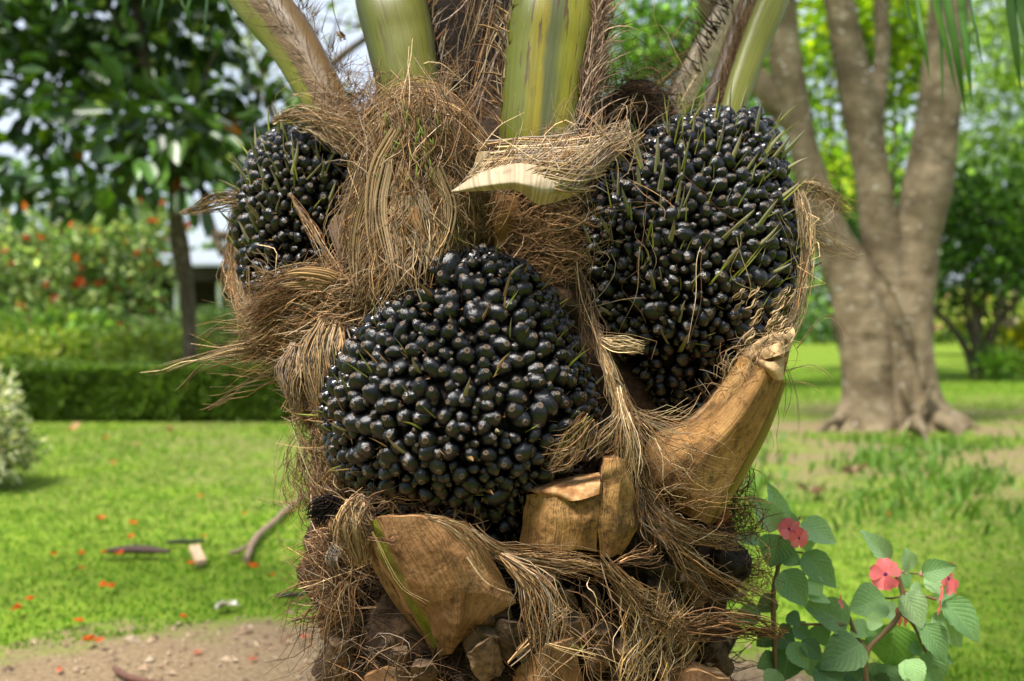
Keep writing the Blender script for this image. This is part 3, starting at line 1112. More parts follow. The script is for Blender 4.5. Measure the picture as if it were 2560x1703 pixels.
# leafy trees behind it
trees = [
    ('green_tree', 'bright yellow-green tree between the forked trunks, backlit glow put into its leaf colour', 15.5, 2130, [E(2080, 130, 15.5, 110, 1.0, 190), E(2230, 200, 15.8, 110, 1.0, 200), E(2080, 380, 15.5, 130, .9, 120), E(2200, 20, 15.5, 200, 1.2, 130)],
     210, 20, (.5, .5, .35), .14, .085, [(.19, .36, .025), (.26, .43, .03), (.12, .25, .02), (.33, .46, .04), (.06, .13, .015)], .42),  # leaf colours lightened and yellowed to stand for backlight
    ('pale_feathery_tree', 'pale feathery green tree at the right edge', 20, 2520, [E(2480, 150, 20, 170, 1.4, 170), E(2580, 300, 19.5, 170, 1.4, 150), E(2440, 400, 20, 110, 1.0, 90), E(2640, 60, 20, 160, 1.4, 190)],
     220, 20, (.8, .8, .25), .24, .05, [(.16, .31, .06), (.21, .37, .09), (.11, .23, .04)], .3),
    ('dark_shaded_tree', 'tree low behind the forked tree, right, crown shade put into its dark leaf colours', 17, 2440, [E(2420, 560, 17, 110, 1.0, 110), E(2540, 620, 16.6, 150, 1.1, 110), E(2480, 500, 17, 160, 1.0, 80), E(2120, 560, 17, 80, .8, 90), E(2650, 520, 17, 140, 1.1, 160), E(2440, 680, 17.4, 120, .8, 60), E(2400, 730, 17.8, 90, .8, 40)],
     260, 18, (.6, .6, .4), .15, .08, [(.03, .085, .016), (.045, .12, .022), (.07, .17, .03), (.018, .05, .012)], .35),  # dark palette paints the shade within the crown
    ('round_leaved_tree', 'mid green tree seen between the central stalk and the right stalk', 14, 1640, [E(1640, 60, 14, 160, 1.0, 150), E(1720, 180, 14.2, 130, 1.0, 130), E(1560, 190, 14, 110, .9, 120), E(1850, 190, 14.4, 110, .9, 160), E(1900, 380, 14.5, 110, .8, 120)],
     190, 18, (.45, .45, .35), .13, .075, [(.07, .19, .03), (.11, .26, .04), (.04, .12, .02), (.16, .33, .05)], .35),
    ('yellow_green_shrub', 'light green shrub filling the gap under the forked trunks', 19, 2120, [E(2110, 480, 19, 120, 1.0, 90), E(2240, 420, 19, 90, .9, 80), E(2060, 640, 19, 70, .8, 110), E(2180, 590, 19, 90, .8, 90)],
     110, 18, (.55, .55, .4), .16, .09, [(.12, .28, .035), (.18, .36, .05), (.07, .17, .025)], .3),
]
for nm, lab, dz, px, ells, cl, per, cs, L_, W_, pal, tr in trees:
    b0 = np.array([W(px, 900, dz)[0], dz, 0])
    t = thing(nm, lab, 'tree' if 'tree' in nm else 'shrub', b0)
    mb = MB()
    limbs(mb, b0, [e[0] for e in ells], .07 if 'dark' in nm else .05, .015)
    mb.build('trunk', M_BARKD, t)
    crown(t, ells, cl, int(per * 1.25), cs, L_, W_, pal, mat_leaf(nm + '_leaf', tr, .45, .35))

# flowering bushes far right, and bright croton at the edge
t = thing('pink_flowered_bush', 'far bush with pink and cream flowers at the lawn edge, right', 'bush', (W(2410, 840, 26)[0], 26, 0))
crown(t, [E(2420, 780, 26, 90, .9, 45), E(2340, 800, 26, 60, .8, 40), E(2510, 790, 26, 70, .8, 50)], 110, 18, (.45, .45, .3), .16, .09, [(.15, .27, .06), (.24, .35, .10), (.30, .38, .16)], extra=[([(.55, .22, .25), (.6, .45, .35), (.42, .12, .18)], .10, 1.0)])
t = thing('yellow_croton', 'yellow-leaved bush at the right edge of the picture', 'bush', (W(2575, 930, 17)[0], 17, 0))
crown(t, [E(2560, 870, 17, 50, .35, 45), E(2600, 840, 17, 60, .35, 60)], 40, 16, (.22, .22, .2), .2, .09, [(.62, .55, .03), (.50, .52, .05), (.26, .36, .05)], var=.2, tint=(1.1, 1.05, 1))
t = thing('green_bush', 'low green bush beside the yellow-leaved bush', 'bush', (W(2490, 930, 16.5)[0], 16.5, 0))
crown(t, [E(2500, 910, 16.5, 45, .35, 28)], 30, 18, (.2, .2, .15), .1, .05, [(.09, .21, .04), (.13, .27, .05)])

# distant planting that closes the view
mb = MB()
n = 26000
x = rng.uniform(-34, 40, n)
y = 38 + rng.uniform(-3, 6, n)
top = 2.6 + 1.6 * wob(np.stack([x, x * 0, x * 0], -1), .35, 6)
z = rng.uniform(0, 1, n) ** .9 * np.maximum(top, .8)
C = np.stack([x, y, z], -1)
tone = np.exp(.5 * wob(C, .8, 12))[:, None]
leaf_set(mb, C, rng.normal(0, 1, (n, 3)), rng.uniform(.25, .5, n), .2, pick([(.07, .16, .03), (.12, .24, .05), (.17, .29, .08), (.05, .11, .025)], n, .3) * tone)
tag(mb.build('distant_planting', M_LEAF), 'far-off mass of green planting behind the garden', 'planting', kind='stuff')
mb = MB()
n = 14000
x = rng.uniform(-44, 50, n)
y = 50 + rng.uniform(-3, 8, n)
z = rng.uniform(.2, 1, n) * (8.0 + 2.5 * wob(np.stack([x, x * 0, x * 0], -1), .3, 16))
C = np.stack([x, y, z], -1)
k = (x < -16) | (x > -9)
leaf_set(mb, C[k], rng.normal(0, 1, (k.sum(), 3)), rng.uniform(.4, .8, k.sum()), .4, pick([(.08, .16, .05), (.12, .21, .07), (.16, .25, .10)], k.sum(), .3))
n = 9000  # unseen leaf screen behind the camera, added to cut sky reflections
a_ = np.radians(rng.uniform(185, 355, n))
rr_ = rng.uniform(9, 13, n)
z = rng.uniform(0, 1, n) ** .8 * (5.6 + 2.0 * np.sin(a_ * 7) + 1.2 * np.sin(a_ * 17 + 1))
C = np.stack([np.cos(a_) * rr_, np.sin(a_) * rr_, z], -1)
leaf_set(mb, C, rng.normal(0, 1, (n, 3)), rng.uniform(.3, .6, n), .3, pick([(.06, .13, .03), (.09, .17, .04), (.12, .2, .05)], n, .3))
tag(mb.build('wood_and_leaf_screen', M_LEAF), 'hazy far-off treetops behind the planting, and unseen foliage added behind the camera to block sky', 'wood', kind='stuff')

# ------------------------------------------------------------------ the oil palm
AX, AD = 1300, 2.03
ax0 = W(AX, 900, AD)
palm = thing('oil_palm', 'squat oil palm with shaggy fibrous trunk, cut leaf bases and green leaf stalks', 'palm tree', (ax0[0], AD, 0))


def tdepth(px, py):
    px, py = np.asarray(px, float), np.asarray(py, float)
    R = .27 + .095 * np.clip((py - 850) / 450, 0, 1) - .05 * np.clip((700 - py) / 500, 0, 1)
    x = (px - AX) / FPX * 1.88
    return AD - np.sqrt(np.maximum(R * R - x * x, .0004))


# trunk core
mb = MB()
zs = [(-.02, .47), (.15, .43), (.35, .39), (.6, .38), (.8, .345), (.9, .30), (1.0, .26), (1.15, .23), (1.28, .19), (1.38, .13), (1.42, .06)]
sweep(mb, [(ax0[0], AD, z) for z, r in zs], [r - .03 for z, r in zs], [r - .03 for z, r in zs], prof_round(64), 110, front=(0, -1, 0), lump=.045, lscale=30, seed=4)
mb.build('trunk', M_DEB, palm)

# --- leaf stalks
PET_D = mat_petiole('stalk_green_yellow', [(.22, (.30, .22, .10)), (.27, (.30, .34, .07)), (.42, (.36, .37, .035)), (.452, (.27, .31, .03)), (.472, (.13, .165, .085)), (.497, (.12, .15, .075)),
                                           (.508, (.33, .30, .015)), (.545, (.28, .29, .025)), (.563, (.165, .215, .02)), (.68, (.14, .18, .028)), (.73, (.22, .20, .07)), (.76, (.25, .16, .08))], .9)
PET_B = mat_petiole('stalk_olive', [(.22, (.28, .18, .09)), (.29, (.17, .20, .03)), (.44, (.22, .24, .03)), (.53, (.19, .22, .025)), (.60, (.15, .19, .03)), (.66, (.09, .125, .055)), (.71, (.10, .13, .06)), (.73, (.30, .32, .10)), (.76, (.26, .28, .10))], .6)
PET_A = mat_petiole('stalk_half_brown', [(.2, (.16, .10, .06)), (.35, (.24, .16, .10)), (.50, (.30, .21, .14)), (.535, (.20, .13, .07)), (.55, (.27, .31, .06)), (.64, (.29, .34, .06)), (.75, (.22, .28, .05)), (.80, (.2, .15, .08))], .5)
PET_F = mat_petiole('stalk_dry', [(.25, (.30, .20, .12)), (.42, (.16, .11, .075)), (.5, (.10, .07, .05)), (.75, (.2, .14, .09))], .3)
PET_W = mat_petiole('stalk_pale', [(.25, (1.0, .92, 1.0)), (.42, (1.0, .98, 1.0)), (.6, (.95, .88, 1.0)), (.75, (.3, .2, .2))], .3)
PET_G = mat_petiole('stalk_fresh', [(.25, (.26, .31, .08)), (.4, (.33, .37, .08)), (.6, (.30, .36, .07)), (.75, (.24, .28, .07))], .2)


def stalk(label, path, hw, th, mat, roll=0.0):
    mb = MB()
    P = WP(path)
    w = [h * p[2] / FPX for h, p in zip(hw, path)]
    sweep(mb, P, w, [x * th for x in w], prof_petiole(28), 60, roll=roll, lump=.0015, lscale=40)
    o = mb.build('leaf_stalk', mat, palm)
    o['label'] = label
    return o


st_D = stalk('broad green and yellow leaf stalk at the front', [(1342, 400, 1.79), (1345, 330, 1.79), (1366, 150, 1.81), (1383, 0, 1.83), (1405, -250, 1.92), (1430, -800, 2.3)], [92, 96, 104, 108, 100, 80], .75, PET_D)
st_B = stalk('olive green leaf stalk left of the centre', [(1032, 300, 1.93), (1024, 230, 1.93), (1000, 100, 1.95), (975, 0, 1.97), (925, -220, 2.06), (790, -800, 2.45)], [78, 80, 84, 86, 80, 60], .7, PET_B)
st_A = stalk('slanting leaf stalk, green below and brown fibrous above', [(880, 385, 1.98), (838, 300, 2.0), (745, 130, 2.05), (645, -5, 2.1), (520, -170, 2.18), (150, -650, 2.5)], [52, 54, 62, 66, 62, 50], .8, PET_A)
st_F = stalk('dark dry leaf stalk at the back right', [(1765, 330, 2.2), (1800, 240, 2.22), (1862, 80, 2.26), (1900, -10, 2.29), (1990, -250, 2.4)], [34, 38, 42, 44, 40], .6, PET_F)
st_W = stalk('pale bleached leaf stalk at the back right', [(1655, 330, 2.26), (1692, 262, 2.27), (1764, 130, 2.3), (1830, 20, 2.34), (1950, -190, 2.42)], [28, 32, 36, 38, 34], .6, PET_W)
st_G = stalk('fresh green leaf stalk at the right', [(1822, 330, 2.08), (1838, 255, 2.1), (1880, 130, 2.14), (1935, -5, 2.18), (2010, -190, 2.28), (2200, -600, 2.6)], [30, 31, 34, 38, 36, 28], .8, PET_G)

# --- feathered upper fronds above the picture, unseen, added to shade the palm and break reflections
M_TOPLEAF = mat_leaf('palm_leaflet', .35, .4, .4)
mb = MB()
for (x0, y0, z0), az, rise, ln in [((-.75, 2.5, 2.2), 165, 1.5, 2.6), ((-.42, 2.45, 2.3), 120, 1.9, 2.4), ((.12, 2.3, 2.3), -95, 2.0, 2.8), ((.85, 2.6, 2.1), 20, 1.5, 2.6), ((.75, 2.6, 2.0), 62, 1.9, 2.4), ((-.07, 2.2, 2.3), -150, 2.1, 2.6), ((0, 2.2, 2.3), -25, 2.1, 2.6)]:
    a = math.radians(az)
    h = np.array([math.cos(a), math.sin(a), 0])
    b0 = np.array([x0, y0, z0])
    P = spline([b0, b0 + h * ln * .25 + [0, 0, rise * .6], b0 + h * ln * .6 + [0, 0, rise], b0 + h * ln + [0, 0, rise * .8]], 60)
    sweep(mb, P[::6], np.linspace(.03, .006, 10), np.linspace(.025, .005, 10), prof_round(7), 30, col=(.16, .2, .04))
    sd = np.cross(h, [0, 0, 1.0])
    for k in range(6, 60):
        for sg in (-1, 1):
            L = .62 * math.sin(math.pi * (k / 62) ** .7) ** .6 * rng.uniform(.85, 1.1)
            d0 = sg * sd * .85 + h * .5 + rng.normal(0, .12, 3) + np.array([0, 0, .25])
            d0 = d0 / np.linalg.norm(d0)
            p = P[k]
            sweep(mb, [p, p + d0 * L * .5, p + d0 * L * .85 - [0, 0, L * .18], p + d0 * L - [0, 0, L * .38]], [.012, .017, .011, .002], [.002] * 4, prof_strip(4), 6, col=pick([(.06, .15, .02), (.08, .19, .03)], 1, .2)[0], front=(0, 0, 1.0), caps=False)
mb.build('upper_fronds', M_TOPLEAF, palm, kind='stuff')

# --- teeth and shag along the stalk edges
mb = MB()


def teeth(edge, n, ang, sd, ln, rad, pal, lift=.02, K=4, bend=20):
    g = spline(WP(edge), 60)
    t = rng.uniform(0, 58.9, n)
    i = t.astype(int)
    p = g[i] + (g[i + 1] - g[i]) * (t - i)[:, None] + rng.normal(0, .004, (n, 3))
    a = np.radians(ang + rng.normal(0, sd, n))
    L = rng.uniform(*ln, n)
    tt = np.linspace(0, 1, K)[None]
    aa = a[:, None] + np.radians(rng.normal(0, bend, n))[:, None] * tt
    P = p[:, None] + VR * np.cumsum(np.cos(aa) * L[:, None] / (K - 1), 1)[..., None] + VU * np.cumsum(np.sin(aa) * L[:, None] / (K - 1), 1)[..., None]
    P = P - VF * (rng.uniform(-.3, 1, (n, 1)) * lift * tt)[..., None]
    r = rng.uniform(*rad, n)[:, None] * (1 - .9 * tt)
    strands(mb, P, r, pick(pal, n, .3))


teeth([(1262, 330, 1.77), (1272, 150, 1.79), (1278, -20, 1.80)], 55, 118, 22, (.015, .05), (.001, .0032), GREY + TAN, .02)
teeth([(1255, 340, 1.78), (1268, 150, 1.8), (1275, -20, 1.82)], 18, 110, 30, (.02, .09), (.0005, .0012), TAN + GREY, .03, 6, 45)
teeth([(1445, 330, 1.77), (1478, 150, 1.79), (1496, -30, 1.81)], 520, 75, 22, (.02, .07), (.0006, .0022), [(.33, .22, .15), (.45, .33, .22), (.22, .13, .08)], .01, 5, 30)
teeth([(1462, 330, 1.79), (1492, 150, 1.81), (1512, -30, 1.83)], 520, 85, 26, (.02, .06), (.0005, .0015), [(.25, .16, .1), (.36, .25, .16), (.16, .09, .05)], .01, 5, 40)
teeth([(1112, 250, 1.94), (1085, 100, 1.96), (1055, -20, 1.98)], 50, 70, 26, (.015, .045), (.0008, .0026), GREY + TAN, .02)
teeth([(1118, 250, 1.96), (1090, 100, 1.98), (1060, -20, 2.0)], 14, 60, 30, (.02, .08), (.0005, .0011), TAN + GREY, .03, 6, 45)
teeth([(945, 240, 1.95), (918, 100, 1.97), (890, -10, 1.99)], 60, 60, 40, (.005, .02), (.0004, .001), TAN, .01)
teeth([(895, 260, 2.0), (800, 100, 2.05), (715, -20, 2.1)], 130, 78, 24, (.01, .045), (.0004, .0013), BROWN, .01)
teeth([(858, 300, 1.95), (760, 130, 2.0), (660, -10, 2.04)], 160, 130, 25, (.03, .09), (.0003, .0009), BROWN + TAN, .012, 6, 25)
teeth([(1700, 290, 2.24), (1800, 100, 2.28), (1860, -20, 2.32)], 46, 140, 22, (.03, .075), (.0012, .003), DARK, .02, 5, 25)
teeth([(1800, 300, 2.12), (1855, 130, 2.16), (1905, -10, 2.2)], 260, 70, 16, (.03, .12), (.0005, .0012), TAN + BROWN, .02, 6, 20)
teeth([(1770, 300, 2.14), (1825, 130, 2.18), (1880, -10, 2.22)], 160, 62, 12, (.05, .16), (.0005, .0014), BROWN + TAN, .02, 6, 15)
teeth([(1660, 300, 2.3), (1760, 110, 2.33), (1820, -10, 2.36)], 200, 110, 30, (.02, .08), (.0004, .001), BROWN + TAN, .02, 6, 40)
mb.build('stalk_fringe', M_FIB, palm, kind='stuff')

# --- crown spear and fillers, near-black to paint the shade between the stalks
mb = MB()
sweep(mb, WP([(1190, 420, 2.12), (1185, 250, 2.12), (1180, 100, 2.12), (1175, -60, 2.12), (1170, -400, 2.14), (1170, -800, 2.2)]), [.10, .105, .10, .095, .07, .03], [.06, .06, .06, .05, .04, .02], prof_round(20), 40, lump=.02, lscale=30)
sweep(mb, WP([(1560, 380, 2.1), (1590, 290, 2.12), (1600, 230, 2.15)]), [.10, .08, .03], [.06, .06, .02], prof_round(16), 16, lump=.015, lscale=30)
sweep(mb, WP([(1500, 640, 2.0), (1520, 480, 2.03), (1540, 320, 2.1)]), [.13, .12, .08], [.08, .08, .05], prof_round(16), 16, lump=.015, lscale=30)  # dark filler added so no sky shows through the gap
mb.build('dark_crown_filler', mat_plain('black_brown', (.018, .011, .008), .9, .5, 40, .01), palm)
mb = MB()
thatch(mb, [(1075, -30), (1285, -30), (1265, 340), (1120, 340)], lambda x, y: np.full(np.shape(x), 2.03), 46, 75, 35, (.08, .22), (0, .10), rad=(.0004, .0011), pal=TAN + BROWN + GREY, bend=35)
thatch(mb, [(1180, -30), (1270, -30), (1200, 330), (1150, 330)], lambda x, y: np.full(np.shape(x), 1.98), 30, 72, 7, (.15, .32), (0, .08), rad=(.0006, .0013), pal=TAN, bend=14)
thatch(mb, [(1490, 160), (1720, 60), (1720, 300), (1500, 320)], lambda x, y: np.full(np.shape(x), 2.14), 260, 60, 60, (.06, .2), (0, .08), rad=(.0003, .0008), pal=TAN + BROWN, bend=60)
thatch(mb, [(1500, 210), (1660, 210), (1680, 310), (1500, 330)], lambda x, y: np.full(np.shape(x), 2.04), 420, 20, 35, (.05, .12), (0, .03), rad=(.0004, .001), pal=BROWN + DARK, bend=60)
for k in range(16):      # arched net on the mound behind the front stalk
    y0 = 215 + k * 6
    bundle(mb, [(1505, y0 + 80, 2.06), (1545, y0 + 14, 2.03), (1600, y0, 2.02), (1650, y0 + 40, 2.05)], 5, .002, .8, 1, .002, (.0006, .0012), BROWN + [(.16, .15, .04)])
thatch(mb, [(820, 200), (1130, 200), (1140, 330), (860, 340)], lambda x, y: np.full(np.shape(x), 1.95), 620, 55, 45, (.04, .14), (0, .06), rad=(.0003, .0009), pal=TAN + BROWN, bend=60)
thatch(mb, [(740, 270), (960, 240), (980, 420), (880, 430), (830, 330)], lambda x, y: np.full(np.shape(x), 1.94), 620, 15, 38, (.05, .14), (0, .05), rad=(.0004, .001), pal=TAN + BROWN, bend=50)
bundle(mb, [(828, -20, 2.0), (836, 40, 2.0), (848, 80, 2.0), (852, 100, 2.0)], 2, .0015, .95, 1, .002, (.0006, .0009), BROWN, start=0)
bundle(mb, [(846, 78, 2.0), (852, 92, 2.0), (856, 104, 2.0)], 14, .004, .6, 1, .001, (.0008, .0018), [(.45, .28, .12)])
mb.build('crown_fibre', M_FIB, palm, kind='stuff')
mb = MB()
bundle(mb, [(680, 305, 1.92), (740, 285, 1.88), (830, 300, 1.84), (940, 325, 1.82)], 60, .007, .5, .9, .006, (.0005, .001), TAN)
bundle(mb, [(740, 310, 1.9), (790, 318, 1.86), (840, 345, 1.84), (910, 390, 1.84)], 50, .008, .5, .9, .006, (.0005, .001), TAN)
bundle(mb, [(900, 330, 1.84), (960, 270, 1.80), (1040, 240, 1.78), (1110, 280, 1.76), (1190, 380, 1.74)], 340, .012, .45, .9, .003, (.0005, .0012), TAN)
bundle(mb, [(1040, 250, 1.76), (1130, 300, 1.74), (1210, 390, 1.73)], 240, .010, .6, 1, .002, (.0006, .0014), [(.42, .25, .09), (.36, .21, .08)] + TAN)
bundle(mb, [(1050, 245, 1.75), (985, 330, 1.74), (940, 450, 1.73), (895, 600, 1.76), (880, 720, 1.8)], 300, .014, .45, .9, .004, (.0005, .0013), TAN)
mb.build('sheath_fibre', M_FIB, palm, kind='stuff')


# --- young flower spike wrapped in fibre, left of the centre
def infl_depth(px, py):
    x = (np.asarray(px, float) - 1040) / 190
    return 1.86 - .15 * np.sqrt(np.clip(1 - x * x, .02, 1)) - .02 * np.clip((np.asarray(py, float) - 300) / 400, 0, 1)


mb = MB()
patch(mb, [[(960, 250, 1.86), (1030, 240, 1.82), (1110, 250, 1.86)], [(890, 380, 1.86), (1030, 370, 1.745), (1180, 400, 1.83)], [(850, 560, 1.86), (1020, 540, 1.735), (1230, 560, 1.80)], [(850, 740, 1.86), (1000, 720, 1.76), (1260, 700, 1.80)]],
      24, 30, .10, lump=.012, lscale=45)
mb.build('flower_spathe', M_DEB, palm)
for k in range(60):
    x = rng.normal(1060, 45)
    y = rng.uniform(300, 470)
    d = infl_depth(x, y) - .028
    mb = MB()
    L = rng.uniform(18, 60)
    dx = rng.normal(-6, 10)
    g_ = rng.uniform(0, 1)
    c0, c1 = np.array([.30, .27, .07]), np.array([.25, .31, .06]) if g_ > .4 else np.array([.34, .22, .10])
    sweep(mb, WP([(x, y, d + .01), (x + dx * .5, y - L * .6, d - .002), (x + dx, y - L, d - .003)]), [.0028, .002, .0004], [.002, .0015, .0004], prof_round(6), 6, col=np.array([c0, c1, c1]))
    mb.build('flower_tip', M_BRACT, palm)
strip_specs = []
for k in range(18):
    x0 = rng.normal(1045, 40)
    x1 = rng.uniform(870, 1190)
    y0 = rng.uniform(400, 520)
    y1 = rng.uniform(620, 745)
    strip_specs.append([(x0, y0), (x0 * .55 + x1 * .45 - 12, y0 * .6 + y1 * .4), (x1 + rng.normal(0, 12), y0 * .25 + y1 * .75), (x1 + rng.normal(0, 14), y1)])


def strip(pts, hw, col, parent, thick=.0012, name='dry_strip', roll=0.0):
    """a torn dry strip: ribbons side by side that part towards the end"""
    mb = MB()
    P = WP(pts)
    T, S, N = frames(P)
    m = max(4, int(hw / .0013))
    n = len(P)
    tt = np.linspace(0, 1, n)
    rl = rng.normal(roll, .4)
    for k in range(m):
        o = (k + .5) / m * 2 - 1 + rng.normal(0, .08)
        end = rng.uniform(.78, 1.0)
        fan = np.interp(tt, [0, .3, .75, 1], [.85, 1, .75, .3]) * hw
        Q = P + S * (o * fan)[:, None] + N * ((1 - o * o) * hw * .12 * np.cos(rl) + rng.normal(0, .0012) * tt + .004 * rng.normal() * tt ** 3)[:, None] + S * (rng.normal(0, .25) * hw * tt ** 3)[:, None]
        Q = spline(Q, 24)[:max(6, int(24 * end))][::3]
        w = hw / m * rng.uniform(.7, 1.9)
        nn = len(Q)
        sweep(mb, Q, np.interp(np.linspace(0, 1, nn), [0, .2, .8, 1], [w * .8, w, w * .8, w * .12]), thick, prof_strip(6), nn * 2, col=np.asarray(col) * math.exp(rng.normal(0, .16)), roll=rl * .6 + rng.normal(0, .25), seed=k)
    return mb.build(name, M_STRIP, parent)


for q in strip_specs:
    strip([(x, y, float(infl_depth(x, y)) - .012 - rng.uniform(0, .02)) for x, y in q], rng.uniform(.004, .013), pick(TAN[:3] + GREY, 1, .2)[0], palm)
for q, w, c in [([(1000, 330), (950, 430), (935, 560), (950, 720)], .017, (.40, .27, .14)), ([(985, 400), (965, 520), (985, 640), (1000, 740)], .019, (.44, .31, .18)), ([(1085, 420), (1120, 520), (1100, 620), (1080, 700)], .012, (.36, .25, .13)),
                ([(930, 470), (900, 560), (890, 660), (900, 740)], .014, (.34, .23, .12))]:
    strip([(x, y, float(infl_depth(x, y)) - .032) for x, y in q], w, c, palm)
mb = MB()
thatch(mb, [(960, 270), (1120, 270), (1230, 480), (1260, 700), (860, 740), (880, 480)], infl_depth, 2200, lambda p: 90 + (p[:, 0] - 1040) / 6, 26, (.05, .17), (.005, .04), rad=(.0004, .0011), pal=TAN, bend=35)
thatch(mb, [(1290, 490), (1400, 520), (1390, 690), (1250, 720)], lambda x, y: np.full(np.shape(x), 1.80), 1300, 5, 32, (.04, .13), (0, .03), rad=(.0003, .0009), pal=BROWN + TAN[:2], bend=45)
thatch(mb, [(1120, 500), (1230, 480), (1230, 640), (1130, 640)], lambda x, y: np.full(np.shape(x), 1.77), 300, 60, 30, (.04, .12), (0, .03), rad=(.0004, .001), pal=TAN, bend=45)
thatch(mb, [(1370, 330), (1600, 290), (1570, 370), (1450, 470), (1380, 520)], lambda x, y: np.full(np.shape(x), 1.72), 200, 60, 50, (.04, .13), (0, .05), rad=(.0003, .0009), pal=TAN + GREY, bend=60)
mb.build('spathe_fibre', M_FIB, palm, kind='stuff')
# brown wood showing in the recess
mb = MB()
patch(mb, [[(1190, 480, 1.80), (1240, 485, 1.775), (1300, 490, 1.79)], [(1195, 550, 1.80), (1240, 555, 1.765), (1290, 560, 1.79)], [(1205, 620, 1.81), (1240, 630, 1.78), (1280, 630, 1.80)]], 10, 14, .06, lump=.004)
mb.build('leaf_base', mat_plain('red_brown_wood', (.30, .145, .055), .8, .35, 40), palm)

# --- woven sheath and the pale curled sheet below the front stalk
NET = [[(1205, 352, 1.74), (1290, 345, 1.68), (1370, 342, 1.67), (1450, 330, 1.68), (1570, 300, 1.76)],
       [(1190, 390, 1.70), (1290, 380, 1.64), (1380, 375, 1.63), (1470, 365, 1.65), (1575, 345, 1.73)],
       [(1175, 430, 1.66), (1270, 415, 1.60), (1370, 405, 1.59), (1470, 405, 1.62), (1545, 395, 1.69)],
       [(1150, 462, 1.62), (1240, 440, 1.575), (1350, 435, 1.565), (1450, 450, 1.59), (1515, 440, 1.66)],
       [(1135, 477, 1.61), (1220, 464, 1.565), (1340, 466, 1.555), (1430, 488, 1.585), (1485, 482, 1.65)]]
R_ = np.array(NET, float)
A_ = spline(W(R_[..., 0], R_[..., 1], R_[..., 2]), 80)
A_ = np.swapaxes(spline(np.swapaxes(A_, 0, 1), 80), 0, 1)
mb = MB()
K = 22
for k in range(46):
    v = rng.uniform(0, 79) if k > 36 else k * 79 / 36
    u0, u1 = sorted([rng.uniform(0, 25), rng.uniform(50, 79)])
    uu = np.linspace(u0, u1, K)
    vv = np.clip(v + 2.0 * np.sin(uu / 9 + k) + rng.normal(0, .25, K), 0, 79)
    P = A_[vv.astype(int), uu.astype(int)] + (A_[np.minimum(vv.astype(int) + 1, 79), uu.astype(int)] - A_[vv.astype(int), uu.astype(int)]) * (vv - vv.astype(int))[:, None] - VF * rng.uniform(0, .004)
    strands(mb, P[None], np.full((1, K), rng.uniform(.0009, .0019)), pick(STRAW + GREY + TAN[:1], 1, .25))
for k in range(210):
    u = rng.uniform(0, 79)
    v0, v1 = sorted([rng.uniform(-12, 40), rng.uniform(35, 79)])
    vv = np.clip(np.linspace(v0, v1, K), 0, 79)
    uu = np.clip(u + (vv - 40) * rng.normal(-.35, .18) + 1.2 * np.sin(vv / 8 + k), 0, 79)
    P = A_[vv.astype(int), uu.astype(int)] - VF * rng.uniform(.001, .006)
    P[1:-1] = (P[:-2] + P[1:-1] * 2 + P[2:]) / 4
    strands(mb, P[None], np.full((1, K), rng.uniform(.0004, .0009)), pick(STRAW + GREY + TAN, 1, .25))
thatch(mb, [(1170, 350), (1560, 300), (1560, 420), (1480, 500), (1170, 460)], lambda x, y: np.full(np.shape(x), 1.60), 60, 40, 50, (.03, .12), (0, .03), rad=(.0003, .0007), pal=STRAW + TAN, bend=70)
mb.build('woven_sheath', M_FIB, palm, kind='stuff')
mb = MB()
patch(mb, [[(1128, 478, 1.60), (1200, 432, 1.58), (1290, 410, 1.575), (1370, 418, 1.58), (1470, 436, 1.62)],
           [(1130, 480, 1.60), (1205, 462, 1.55), (1290, 456, 1.54), (1360, 470, 1.545), (1448, 475, 1.595)],
           [(1132, 481, 1.603), (1215, 476, 1.56), (1290, 476, 1.565), (1350, 512, 1.575), (1430, 492, 1.61)]], 60, 24, .0014, col=(.46, .37, .25), lump=.0045, lscale=75)
o = mb.build('leaf_sheath', M_STRIP, palm)
o['label'] = 'pale curled papery leaf sheath'
mb = MB()
patch(mb, [[(1195, 380, 1.70), (1290, 372, 1.662), (1380, 366, 1.652), (1470, 356, 1.67), (1560, 330, 1.74)], [(1180, 425, 1.68), (1270, 410, 1.622), (1370, 400, 1.612), (1470, 400, 1.64), (1540, 390, 1.71)], [(1160, 462, 1.64), (1240, 442, 1.60), (1350, 440, 1.59), (1440, 450, 1.62), (1500, 440, 1.68)]],
      30, 20, .002, col=(.26, .19, .10), lump=.004, lscale=60)
mb.build('leaf_sheath', M_STRIP, palm)

M_OLD = [mat_plain('rotten_wood_%d' % k, tuple(np.array((.34, .215, .12)) * c), .9, .7, 70, .02) for k, c in enumerate((.5, .2, .34, .13))]

# --- cut leaf bases
def boot(rows, thick, mat, label, nu=24, nv=30, shrink=.12, lump=.0045, tdir=None, seed=0, cut=True, lin=True):
    mb = MB()
    patch(mb, rows, nu, nv, thick, lump=lump, lscale=24, seed=seed, back_shrink=shrink, edge_mi=1 if cut else None, tdir=tdir, lin=lin)
    o = mb.build('leaf_base', [mat, M_CUT], palm)
    o['label'] = label
    return o


boot([[(905, 1300, 1.66), (955, 1292, 1.60), (1060, 1290, 1.58), (1165, 1308, 1.60)],
      [(935, 1385, 1.66), (985, 1378, 1.595), (1110, 1380, 1.572), (1228, 1405, 1.60)],
      [(985, 1475, 1.66), (1030, 1468, 1.60), (1150, 1470, 1.58), (1292, 1510, 1.615)],
      [(1040, 1560, 1.67), (1075, 1555, 1.62), (1150, 1560, 1.60), (1215, 1548, 1.62)],
      [(1090, 1645, 1.685), (1104, 1642, 1.655), (1125, 1635, 1.645), (1150, 1606, 1.65)]], .07, M_BOOTM, 'large tan cut leaf base with a mossy green edge', 46, 56, .06, seed=3)
